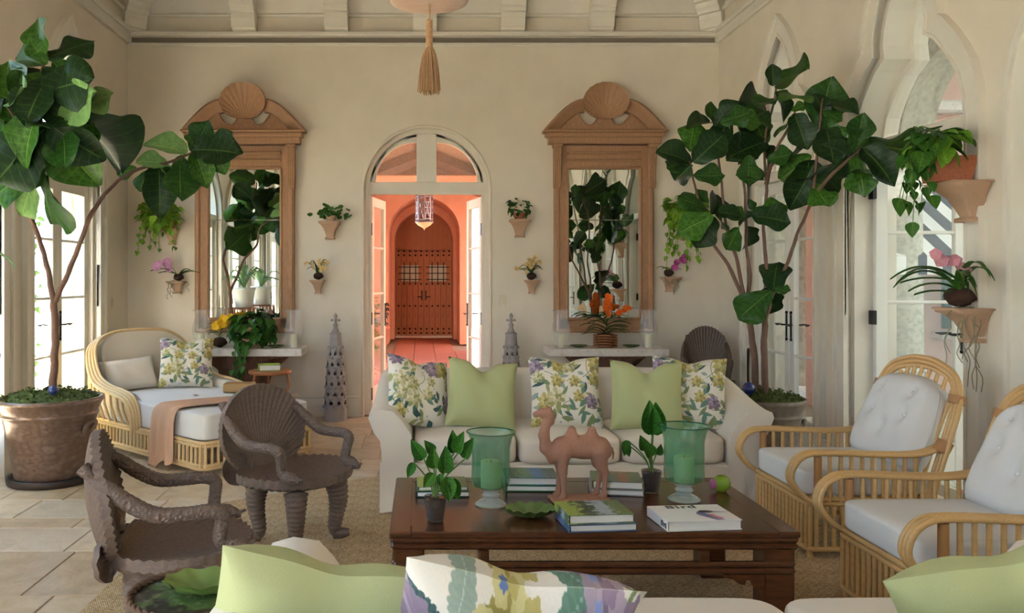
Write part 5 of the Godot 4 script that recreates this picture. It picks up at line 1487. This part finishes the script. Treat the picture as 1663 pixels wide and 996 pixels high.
	# aloes on stands, seen in the mirror
	for i in 2:
		var zz: float = [3.95, 5.3][i]
		var st = thing("plant_stand", ["dark lattice plant stand reflected at left in left mirror", "dark lattice plant stand reflected at right in left mirror"][i], "stand", V(-2.68, 0, zz), 0, "lattice plant stands")
		bx("top", st, M.cane_dark, V(0, .985, 0), V(.4, .03, .4), .005)
		for ex in [-1.0, 1.0]:
			for ez in [-1.0, 1.0]: bx("leg", st, M.cane_dark, V(ex * .18, .485, ez * .18), V(.03, .97, .03), .004)
			for k in 3:
				for dd in [-1.0, 1.0]:
					var lm = MB.new(); lm.tube([V(ex * .18, .4, (k - 1) * .12 - dd * .06), V(ex * .18, .97, (k - 1) * .12 + dd * .06)], .008, 6); put("lattice", lm, M.cane_dark, st)
					var ln = MB.new(); ln.tube([V((k - 1) * .12 - dd * .06, .4, ex * .18), V((k - 1) * .12 + dd * .06, .97, ex * .18)], .008, 6); put("lattice", ln, M.cane_dark, st)
		var ap = thing("potted_aloe", ["pale aloe in white hexagonal pot, left one in the mirror", "pale aloe in white hexagonal pot, right one in the mirror"][i], "plant", V(-2.68, 1.001, zz), 0, "aloes on lattice stands")
		var hp = MB.new(); hp.lathe([V2(0, 0), V2(.13, 0), V2(.17, .26), V2(.18, .26), V2(.18, .3), V2(.15, .3), V2(.15, .26), V2(0, .26)], 6); put("pot", hp, M.hex_pot, ap)
		rng.seed = 100 + i
		for k in 18: blade(ap, V(0, .27, 0), k * 2.4, R(.2, .4), R(.25, .6), .03, M.aloe, .9)
func moss_ball(t: Node, r: float) -> void:
	var mb = MB.new(); var nz = noise(3.0, 3, 2)
	mb.grid(16, 9, func(u, v):
		var a: float = -u * TAU; var b: float = (v - .5) * PI
		var d = V(cos(b) * cos(a), sin(b) * .7, cos(b) * sin(a))
		return V(0, r * .72, 0) + d * r * (1.0 + .25 * nz.get_noise_3dv(d * 2.0)), true)
	put("moss_ball", mb, M.soil, t)
func orchid_clump(t: Node, n: int, length: float, rise: float) -> void:
	moss_ball(t, .05)
	for i in n: blade(t, V(R(-.01, .01), .05, R(-.01, .01)), (PI / 2 - R(0, .8) if i % 2 else -PI / 2 + R(0, .8)), length * R(.6, 1.1), rise * R(.6, 1.3), .012, M.leaf if i % 2 else M.pothos2)
func hurricane(label: String, at: Vector3) -> void:
	var t = thing("hurricane_glass", label, "candle holder", at, 0.0, "clear hurricane glasses on the consoles")
	var o = [V2(.062, .0), V2(.064, .012), V2(.058, .03), V2(.062, .06), V2(.082, .12), V2(.09, .17), V2(.086, .22), V2(.07, .28), V2(.062, .32), V2(.068, .35), V2(.084, .375)]
	var mb = MB.new(); mb.lathe([V2(0, .002)] + o, 28); var gl = put("glass", mb, M.clear, t)
	var r = MB.new()
	var ring = []
	for i in 24: ring.append(V(cos(TAU * i / 24) * .084, .375, sin(TAU * i / 24) * .084))
	r.tube(ring, .0022, 6, true); put("rim", r, M.clear_thick, gl)
	var c = thing("pillar_candle", "ivory pillar candle " + label.substr(label.find("glass")).replace("glass", "inside the glass"), "candle", at + V(0, .003, 0), 0.0, "ivory pillar candles")
	candle(c, .033, .135, M.candle)
func candle(c: Node, r: float, h: float, m: Material) -> void:
	var mb = MB.new(); mb.lathe([V2(0, 0), V2(r, 0), V2(r, h - .004), V2(r - .004, h), V2(r * .75, h - .003), V2(r * .5, h - .008), V2(0, h - .009)], 22); var wax = put("wax", mb, m, c)
	var w = MB.new(); w.tube([V(0, h - .01, 0), V(.002, h + .004, 0)], .0015, 5); put("wick", w, M.black, wax)
func green_hurricane(label: String, at: Vector3, sc: float, cl: String) -> void:
	var t = thing("green_hurricane", label, "candle holder", at, 0.0, "green glass hurricanes on the coffee table")
	t.scale = Vector3.ONE * sc
	var bowl = MB.new(); bowl.lathe([V2(0, .072), V2(.05, .074), V2(.078, .086), V2(.084, .11), V2(.083, .2), V2(.084, .25), V2(.092, .29), V2(.104, .315)], 36); var gb = put("bowl", bowl, M.green_glass, t)
	var rim = MB.new(); var ring = []
	for i in 36: ring.append(V(cos(TAU * i / 36) * .104, .315, sin(TAU * i / 36) * .104))
	rim.tube(ring, .0032, 6, true); put("rim", rim, M.green_rim, gb)
	var ft = MB.new(); ft.lathe([V2(0, .0), V2(.066, .0), V2(.068, .006), V2(.05, .018), V2(.032, .026), V2(.03, .036), V2(.04, .043), V2(.03, .05), V2(.03, .06), V2(.042, .068), V2(.0, .07)], 30); put("foot", ft, M.clear_thick, t)
	var c = thing("green_candle", cl, "candle", at + V(0, .076 * sc, 0), 0.0, "green pillar candles")
	candle(c, .043, .115, M.candle_green)
func book(label: String, at: Vector3, yaw: float, s: Vector3, cover: Material, group := "") -> Node3D:
	# spine at -x, opens towards +x
	var t = thing("book", label, "book", at, yaw, group)
	bx("pages", t, M.paper, V(.003, s.y / 2, 0), V(s.x - .012, s.y - .008, s.z - .012), .001)
	bx("cover", t, cover, V(0, s.y - .002, 0), V(s.x, .004, s.z), .001)
	bx("cover", t, cover, V(0, .002, 0), V(s.x, .004, s.z), .001)
	bx("spine", t, cover, V(-s.x / 2 + .002, s.y / 2, 0), V(.004, s.y, s.z), .0015)
	return t
func cover_mat(sd: int, bands: Array) -> StandardMaterial3D:
	# printed cover: bands of colour with ragged painterly edges
	var im = Image.create(128, 128, false, Image.FORMAT_RGB8); var nz = noise(.05, sd, 4)
	for y in 128:
		for x in 128:
			var k = clampf(y / 128.0 + nz.get_noise_2d(x, y) * .22, 0, .999)
			var c: Color = bands[int(k * bands.size())]
			im.set_pixel(x, y, c.lightened(clampf(nz.get_noise_2d(x * 3.0, y * 3.0 + 90) * .5, 0, .35)))
	var m = mat(Color.WHITE, .35); m.albedo_texture = ImageTexture.create_from_image(im)
	return m
func text_on(parent: Node, called: String, s: String, size: float, at: Vector3, b: Basis, m: Material) -> void:
	var tm = TextMesh.new(); tm.text = s; tm.font_size = 64; tm.pixel_size = size / 64.0; tm.depth = .0006
	var f = SystemFont.new(); f.font_names = PackedStringArray(["Droid Sans"]); f.font_weight = 700; tm.font = f
	part(called, tm, m, parent, at, b)
func small_pot_plant(label: String, at: Vector3, stems: Array, z: float, group := "young plants in glass pots") -> void:
	var t = thing("young_potted_plant", label, "plant", at, 0.0, group)
	var g = MB.new(); g.lathe([V2(0, .001), V2(.032, .001), V2(.034, .012), V2(.046, .1), V2(.044, .1), V2(.04, .09)], 24); put("glass_pot", g, M.smoked, t)
	var s = MB.new(); s.lathe([V2(0, .008), V2(.03, .008), V2(.041, .088), V2(0, .095)], 20); put("soil", s, M.soil, t)
	var ch = MB.new(); ch.box(V(.004, .1, .004), V(.02, .015, .02), .004)
	for i in 16: 
		var bm = MB.new(); bm.box(Vector3.ZERO, V(.012, .008, .01), .002)
		part("bark_chip", bm.mesh(), M.cane_dark if i % 2 else M.soil, t, V(R(-.034, .034), .094 + R(0, .006), R(-.03, .034)), Basis.from_euler(V(R(0, 3), R(0, 3), 0)))
	for q in stems:
		# [tip px, tip py, leaf end px, leaf end py, dz, width]
		var a = P(q[0], q[1], z + q[4]) - at; var b = P(q[2], q[3], z + q[4] + .02) - at
		var mb = MB.new(); mb.tube(smooth_path([V(R(-.008, .008), .09, R(-.008, .008)), V(a.x * .3, lerpf(.09, a.y, .5), a.z * .3), a], 6), .0032, 5); put("stem", mb, M.stem, t)
		var m = leafm("young%d" % (1 if q[5] > .8 else 0), [.10, .26, .30, .28, .24, .14, .02] if q[5] <= .8 else [.12, .30, .36, .34, .28, .16, .02], 1.0, .5, -.1, .006, .5, 6, 8)
		aim_leaf(t, a, b, V(R(-.4, .4), .5, 1.0), m, M.pothos if q[5] <= .8 else M.leaf2)
func camel(at: Vector3, yaw: float) -> void:
	var t = thing("camel_figurine", "terracotta two-humped camel figurine standing on the coffee table", "figurine", at, yaw)
	# faces +x; bones: [a, ra, b, rb]
	var bones = [[V(.075, .235, 0), .046, V(-.02, .232, 0), .050], [V(-.02, .232, 0), .050, V(-.095, .225, 0), .048], [V(-.095, .228, 0), .046, V(-.115, .212, 0), .036],
		[V(.035, .265, 0), .038, V(.032, .308, 0), .019], [V(-.058, .265, 0), .038, V(-.06, .304, 0), .019],
		[V(.08, .225, 0), .044, V(.112, .205, 0), .034], [V(.112, .205, 0), .034, V(.148, .232, 0), .026], [V(.148, .232, 0), .027, V(.158, .29, 0), .022], [V(.158, .29, 0), .022, V(.146, .345, 0), .020], [V(.146, .345, 0), .020, V(.138, .378, 0), .021],
		[V(.135, .382, 0), .022, V(.165, .388, 0), .017], [V(.165, .388, 0), .017, V(.196, .380, 0), .013], [V(.128, .37, 0), .018, V(.122, .345, 0), .012], [V(.118, .20, 0), .026, V(.125, .175, 0), .014],
		[V(.138, .398, .012), .007, V(.130, .412, .016), .004], [V(.138, .398, -.012), .007, V(.130, .412, -.016), .004]]
	for s in [-1.0, 1.0]:
		bones.append_array([[V(.075, .215, s * .022), .034, V(.08, .15, s * .026), .018], [V(.08, .15, s * .026), .018, V(.078, .125, s * .026), .015], [V(.078, .125, s * .026), .014, V(.082 + s * .006, .028, s * .026), .010], [V(.082 + s * .006, .024, s * .026), .012, V(.096 + s * .006, .017, s * .026), .012],
			[V(-.085, .215, s * .024), .042, V(-.095, .155, s * .026), .024], [V(-.095, .155, s * .026), .022, V(-.112, .125, s * .026), .014], [V(-.112, .125, s * .026), .013, V(-.098 + s * .008, .028, s * .026), .010], [V(-.098 + s * .008, .024, s * .026), .012, V(-.084 + s * .008, .017, s * .026), .012]])
	var lo = V(-.17, -.005, -.075); var hi = V(.22, .43, .075)
	var mb = MB.new(); surface_nets(mb, bones, lo, hi, .0055, .014)
	put("body", mb, M.camel, t)
	var hm = MB.new(); hm.tube([V(-.15, .225, 0), V(-.158, .2, 0), V(-.155, .175, 0)], [.006, .005, .003], 6); put("tail", hm, M.camel, t)
	bx("base", t, M.camel, V(0, .007, 0), V(.26, .014, .1), .004)
func surface_nets(mb: MB, bones: Array, lo: Vector3, hi: Vector3, cell: float, k: float) -> void:
	var nx = int((hi.x - lo.x) / cell) + 1; var ny = int((hi.y - lo.y) / cell) + 1; var nz = int((hi.z - lo.z) / cell) + 1
	var f = PackedFloat32Array(); f.resize(nx * ny * nz); f.fill(1.0)
	for b in bones:
		var a: Vector3 = b[0]; var ra: float = b[1]; var c: Vector3 = b[2]; var rb: float = b[3]
		var m = maxf(ra, rb) + k * 1.6 + cell
		var l = a.min(c) - Vector3.ONE * m - lo; var h = a.max(c) + Vector3.ONE * m - lo
		var d = c - a; var dd = d.length_squared()
		for iz in range(maxi(0, int(l.z / cell)), mini(nz, int(h.z / cell) + 1)):
			for iy in range(maxi(0, int(l.y / cell)), mini(ny, int(h.y / cell) + 1)):
				for jx in range(maxi(0, int(l.x / cell)), mini(nx, int(h.x / cell) + 1)):
					var p = lo + Vector3(jx, iy, iz) * cell
					var tt = clampf((p - a).dot(d) / dd, 0, 1)
					var v = p.distance_to(a + d * tt) - lerpf(ra, rb, tt)
					var id = jx + nx * (iy + ny * iz)
					var o = f[id]
					var hh = clampf(.5 + .5 * (o - v) / k, 0, 1)
					f[id] = lerpf(o, v, hh) - k * hh * (1 - hh) if o < .9 else v
	var vid = {}
	for iz in nz - 1:
		for iy in ny - 1:
			for jx in nx - 1:
				var id = jx + nx * (iy + ny * iz)
				var cnt = 0; var sum = Vector3.ZERO
				var vals = []
				for q in 8: vals.append(f[id + (q & 1) + nx * ((q >> 1) & 1) + nx * ny * (q >> 2)])
				var neg = 0
				for q in 8: if vals[q] < 0: neg += 1
				if neg == 0 or neg == 8: continue
				for e in [[0, 1], [2, 3], [4, 5], [6, 7], [0, 2], [1, 3], [4, 6], [5, 7], [0, 4], [1, 5], [2, 6], [3, 7]]:
					var va: float = vals[e[0]]; var vb: float = vals[e[1]]
					if (va < 0) == (vb < 0): continue
					var tt = va / (va - vb)
					sum += Vector3(e[0] & 1, (e[0] >> 1) & 1, e[0] >> 2).lerp(Vector3(e[1] & 1, (e[1] >> 1) & 1, e[1] >> 2), tt); cnt += 1
				vid[id] = mb.vert(lo + (Vector3(jx, iy, iz) + sum / cnt) * cell)
	for iz in range(1, nz - 1):
		for iy in range(1, ny - 1):
			for jx in range(1, nx - 1):
				var id = jx + nx * (iy + ny * iz)
				var s0 = f[id] < 0
				for ax in 3:
					var st: int = [1, nx, nx * ny][ax]
					var s1 = f[id + st] < 0
					if s0 == s1: continue
					var u: int = [nx, nx * ny, 1][ax]; var w: int = [nx * ny, 1, nx][ax]
					var a = vid.get(id - u - w); var b = vid.get(id - w); var c = vid.get(id); var d = vid.get(id - u)
					if a == null or b == null or c == null or d == null: continue
					if s0:
						mb.tri(a, b, c); mb.tri(a, c, d)
					else:
						mb.tri(a, c, b); mb.tri(a, d, c)
func leaf_dish(called: String, label: String, at: Vector3, r: Vector2, lobes: int, m: Material, depth: float) -> void:
	var t = thing(called, label, "dish", at)
	var mb = MB.new()
	for side in [0, 1]:
		mb.grid(64, 8, func(u, v):
			var a: float = u * TAU
			var rr: float = (1.0 + .05 * cos(a * lobes)) * (1.0 - (.22 * exp(-pow(angle_difference(a, PI * .5) / .25, 2.0)) if lobes > 10 else 0.0)) * v
			return V(cos(a) * r.x * rr, (.006 if side == 0 else 0.0) + depth * pow(v, 3) + .004 * sin(a * lobes) * v * v, -sin(a) * r.y * rr), true, side == 1)
	put("dish", mb, m, t)
func plate(label: String, at: Vector3) -> void:
	var t = thing("green_plate", label, "plate", at, 0.0, "small green plates on the consoles")
	var mb = MB.new(); mb.lathe([V2(0, .001), V2(.04, .001), V2(.075, .012), V2(.09, .02), V2(.088, .023), V2(.072, .016), V2(.04, .006), V2(0, .006)], 24); put("plate", mb, M.dish2, t)
func build_small() -> void:
	var h = .746
	hurricane("clear hurricane glass at the left end of the left console", G(327, 565, h)); hurricane("clear hurricane glass at the right end of the left console", G(477, 565, h))
	hurricane("clear hurricane glass at the left end of the right console", G(911, 565, h)); hurricane("clear hurricane glass at the right end of the right console", G(1053, 565, h))
	plate("green plate on the left console beside the right hurricane", G(446, 565, h) + V(0, 0, -.05)); plate("green plate on the right console left of the basket", G(940, 564, h)); plate("green plate on the right console right of the basket", G(1025, 564, h))
	# rattan side table with a book
	var st = thing("rattan_side_table", "small round rattan side table before the trunk console base", "table", V(-1.42, 0, .86))
	var tp = MB.new(); tp.lathe([V2(0, .545), V2(.185, .545), V2(.2, .552), V2(.2, .575), V2(.185, .58), V2(0, .578)], 28); put("top", tp, M.rattan_dark, st)
	for i in 3:
		var a = TAU * i / 3 + .25
		var lg = MB.new(); lg.tube(smooth_path([V(cos(a) * .17, .55, sin(a) * .17), V(cos(a) * .185, .44, sin(a) * .185), V(cos(a) * .14, .36, sin(a) * .14), V(cos(a) * .03, .34, sin(a) * .03)], 6), .012, 8); put("arm", lg, M.rattan_dark, st)
		var l2 = MB.new(); l2.tube([V(cos(a) * .03, .36, sin(a) * .03), V(cos(a) * .17, .0, sin(a) * .17)], .014, 8); put("leg", l2, M.rattan_dark, st)
	var gb = book("lime green book with pink spine edge on the rattan side table", V(-1.43, .5805, .86), .25, V(.2, .055, .15), M.book_lime)
	# pendant with tassel
	var pd = thing("pendant_light", "pale wood disc pendant with long jute tassel over the room", "pendant", V(.045, 0, 3.65))
	var dm = MB.new(); dm.lathe([V2(0, 3.09), V2(.20, 3.095), V2(.235, 3.105), V2(.24, 3.12), V2(.235, 3.16), V2(0, 3.16)], 48); put("disc", dm, M.blond, pd)
	var rd = MB.new(); rd.tube([V(0, 3.15, 0), V(0, 4.5, 0)], .015, 8); put("rod", rd, M.blond, pd)
	var cd = MB.new(); cd.tube([V(0, 3.1, 0), V(0, 2.98, 0)], .006, 6); put("cord", cd, M.jute, pd)
	var bd = MB.new()
	for k in 3:
		var pts = []
		for i in 40: pts.append(V(cos(i * .8 + k * TAU / 3) * .014, 2.99 - i * .0042, sin(i * .8 + k * TAU / 3) * .014))
		bd.tube(pts, .008, 6)
	put("braid", bd, M.jute, pd)
	var ts = MB.new(); rng.seed = 6
	for i in 150:
		var a = R(0, TAU); var r = sqrt(R(0, 1)); var e = .068 * r
		ts.tube(smooth_path([V(cos(a) * .012, 2.835, sin(a) * .012), V(cos(a) * e * .55, 2.79, sin(a) * e * .55), V(cos(a) * e * .85, 2.68, sin(a) * e * .85), V(cos(a) * e + R(-.004, .004), 2.56 + R(-.012, .012), sin(a) * e)], 3), .0026, 4)
	var tso = put("tassel_strands", ts, M.jute, pd); tso.set_meta("kind", "stuff")
	# coffee table things
	var T = .463
	green_hurricane("green glass hurricane on the left half of the coffee table", G(797, 820, T), 1.0, "green candle in the left glass hurricane")
	green_hurricane("green glass hurricane on the right half of the coffee table", G(1111, 812, T), 1.04, "green candle in the right glass hurricane")
	camel(G(940, 812, T), PI + .12)
	var cv = [cover_mat(3, [rgb(70, 96, 84), rgb(54, 112, 160), rgb(64, 120, 76), rgb(40, 80, 60)]), cover_mat(9, [rgb(86, 108, 60), rgb(160, 172, 180), rgb(58, 74, 46), rgb(150, 170, 70)]), cover_mat(14, [rgb(90, 110, 84), rgb(150, 96, 74), rgb(84, 120, 110), rgb(110, 130, 90)]), cover_mat(21, [rgb(60, 84, 120), rgb(90, 116, 150), rgb(44, 60, 96)])]
	var c1 = G(718, 808, T); c1.z -= .10
	book("dark green book at the bottom of the stack behind the potted seedling", c1, .02, V(.24, .026, .2), M.book_dark, "books on the coffee table")
	book("pale book on top of the stack behind the potted seedling", c1 + V(0, .0265, 0), .02, V(.225, .02, .19), cv[1], "books on the coffee table")
	var c2 = G(867, 800, T); c2.z -= .11
	book("green-edged book under the blue landscape book", c2, -.03, V(.25, .028, .2), M.book_green, "books on the coffee table")
	book("book with blue and green landscape cover behind the camel", c2 + V(-.004, .0285, 0), -.03, V(.245, .036, .2), cv[0], "books on the coffee table")
	var c3 = G(1012, 806, T); c3.z -= .11
	book("grey book at the bottom of the stack behind the camel's tail", c3 + V(-.01, 0, 0), -.16, V(.235, .026, .21), M.book_grey, "books on the coffee table")
	book("book with brown and green picture cover behind the camel's tail", c3 + V(-.008, .0265, 0), -.16, V(.225, .036, .2), cv[2], "books on the coffee table")
	var c4 = G(975, 864, T); c4.z -= .10
	book("blue book at the bottom of the front stack", c4, .10, V(.27, .03, .21), cv[3], "books on the coffee table")
	book("book with green garden cover on top of the front stack", c4 + V(-.006, .0305, 0), .10, V(.262, .036, .205), cv[1], "books on the coffee table")
	var c5 = G(1140, 862, T); c5.z -= .105
	var bb = book("white book with a bird's head on its cover, front right of table", c5, .09, V(.30, .04, .22), M.book_white)
	text_on(bb, "title", "Bird", .05, V(-.02, .0408, -.08), Basis(Vector3.RIGHT, -PI / 2).scaled(V(1.35, 1, 1)), M.black)
	text_on(bb, "spine_title", "Bird", .03, V(-.1508, .02, .075), Basis(V(0, 0, 1), V(0, 1, 0), V(-1, 0, 0)) if false else Basis(Vector3.UP, -PI / 2), M.black)
	bird_print(bb)
	leaf_dish("lily_pad_dish", "green lily pad dish on the coffee table before camel", G(860, 838, T), V2(.105, .085), 14, M.dish2, .03)
	var ap = thing("ceramic_fruit", "green and purple ceramic fruit beside the right hurricane", "ornament", G(1172, 798, T))
	var am = MB.new(); am.lathe([V2(0, .002), V2(.02, .0), V2(.036, .018), V2(.04, .038), V2(.034, .06), V2(.018, .071), V2(.006, .066), V2(0, .062)], 20); put("fruit", am, M.ceramic_green, ap)
	var a2 = MB.new(); a2.lathe([V2(0, -.024), V2(.016, -.018), V2(.024, 0), V2(.016, .018), V2(0, .024)], 14, V(-.034, .034, .0)); put("blush_lobe", a2, M.ceramic_purple, ap)
	for i in 3: leaf_at(ap, "leaf", heart_mesh(), M.leaf_dark, V(0, .066, 0), i * 2.1, .3, .026)
	rng.seed = 3
	var g1 = G(707, 846, T)
	small_pot_plant("glossy seedling with many stems in a small glass pot, table left", g1, [[688, 745, 668, 715, -.01, .5], [702, 735, 690, 716, -.04, 1.0], [722, 768, 724, 726, 0, .5], [738, 735, 735, 700, -.02, .5], [744, 736, 752, 702, .0, .5], [756, 745, 768, 712, .0, .5], [705, 770, 688, 792, .03, 1.0], [716, 770, 716, 792, .03, .5], [728, 775, 730, 815, .05, 1.0], [672, 752, 662, 776, 0, .5], [735, 778, 745, 812, .04, .5], [708, 760, 704, 728, 0, 1.0]], g1.z)
	var g2 = G(1058, 800, T)
	small_pot_plant("upright seedling with one tall leaf in a small glass pot", g2, [[1059, 705, 1055, 652, 0, .5], [1061, 706, 1066, 655, 0, .5], [1048, 730, 1040, 708, .0, 1.0], [1066, 738, 1074, 722, .0, 1.0], [1056, 742, 1044, 716, .02, 1.0], [1020, 716, 1014, 740, 0, .5], [1016, 720, 1022, 742, .0, .5]], g2.z)
	# side table at the lower left with a leaf dish
	var nt = thing("tray_table", "round tray table with woven rim at lower left edge", "table", V(-.66, .0125, 6.20))
	var nm = MB.new(); nm.lathe([V2(0, .49), V2(.19, .49), V2(.19, .5), V2(0, .5)], 36); put("tray", nm, cover_mat(30, [rgb(34, 44, 24), rgb(92, 110, 56), rgb(40, 36, 24), rgb(70, 92, 44), rgb(150, 140, 96)]), nt)
	for k in 2:
		var pts = []
		for i in 90: pts.append(V(cos(TAU * i / 90) * (.192 + .006 * cos(i * 1.4 + k * PI)), .503 + .006 * sin(i * 1.4 + k * PI), sin(TAU * i / 90) * (.192 + .006 * cos(i * 1.4 + k * PI))))
		var rm = MB.new(); rm.tube(pts, .0075, 6, true); put("rope_rim", rm, M.rope, nt)
	for i in 4:
		var a = TAU * i / 4 + .5
		var lg = MB.new(); lg.tube([V(cos(a) * .17, .49, sin(a) * .17), V(cos(a) * .13, 0, sin(a) * .13)], .014, 8); put("leg", lg, M.rattan_dark, nt)
	leaf_dish("leaf_dish", "glossy green leaf-shaped dish on the tray table, lower left", V(-.64, .5135, 6.19), V2(.125, .085), 9, M.dish, .035)
func bird_print(bb: Node) -> void:
	# printed bird's head: neck, crown, cheek, bill
	var y = .0404
	var flat = Basis(V(1, 0, 0), V(0, 0, -1), V(0, 1, 0))
	for q in [[M.bird_blue, [V2(-.03, 0), V2(-.035, .02), V2(-.02, .05), V2(.0, .055), V2(.01, .03), V2(.035, -.045), V2(.06, -.085), V2(.02, -.085)], 0.0], [M.bird_pink, [V2(.018, .01), V2(.04, .01), V2(.045, -.02), V2(.065, -.06), V2(.045, -.07), V2(.025, -.03)], .0003], [M.black, [V2(-.015, .05), V2(.0, .068), V2(.03, .07), V2(.055, .058), V2(.06, .04), V2(.03, .03), V2(.0, .038)], .0005], [M.bird_blue, [V2(.058, .052), V2(.125, .033), V2(.058, .038)], .0006]]:
		var mb = MB.new(); mb.prism(PackedVector2Array(q[1]), 0, .0003, Transform3D(flat.scaled(V(.85, 1, .85)), V(.035, y + q[2], .035))); put("cover_print", mb, q[0], bb)
func _ready() -> void:
	var cam = Camera3D.new(); cam.name = "camera"; add_child(cam)
	cam.position = V(0, CH, CZ)
	var nr = .05
	cam.set_frustum(996.0 / F * nr, Vector2((831.5 - VX) / F * nr, -(498.0 - VY) / F * nr), nr, 200.0)
	cam.current = true
	var env = Environment.new()
	env.background_mode = Environment.BG_SKY
	var sky = Sky.new(); var sm = ProceduralSkyMaterial.new()
	sm.sky_top_color = rgb(150, 186, 228); sm.sky_horizon_color = rgb(226, 232, 238); sm.ground_horizon_color = rgb(214, 208, 196); sm.ground_bottom_color = rgb(170, 160, 145)
	sm.sky_energy_multiplier = 1.0; sm.sun_angle_max = 1.0
	sky.sky_material = sm; env.sky = sky
	env.background_energy_multiplier = 5.0
	env.tonemap_mode = Environment.TONE_MAPPER_LINEAR
	env.tonemap_exposure = 3.5
	env.sdfgi_enabled = true; env.ssao_enabled = true; env.ssil_enabled = true
	var we = WorldEnvironment.new(); we.name = "environment"; we.environment = env; add_child(we)
	var sun = DirectionalLight3D.new(); sun.name = "sun"; sun.light_energy = 9.0; sun.light_color = Color(1, .95, .86); sun.light_angular_distance = .6; sun.shadow_enabled = true
	add_child(sun)
	sun.look_at_from_position(Vector3.ZERO, V(.24, -.75, .62))
	make_materials()
	build_room()
	build_outside()
	build_furniture()
	build_plants()
	build_small()
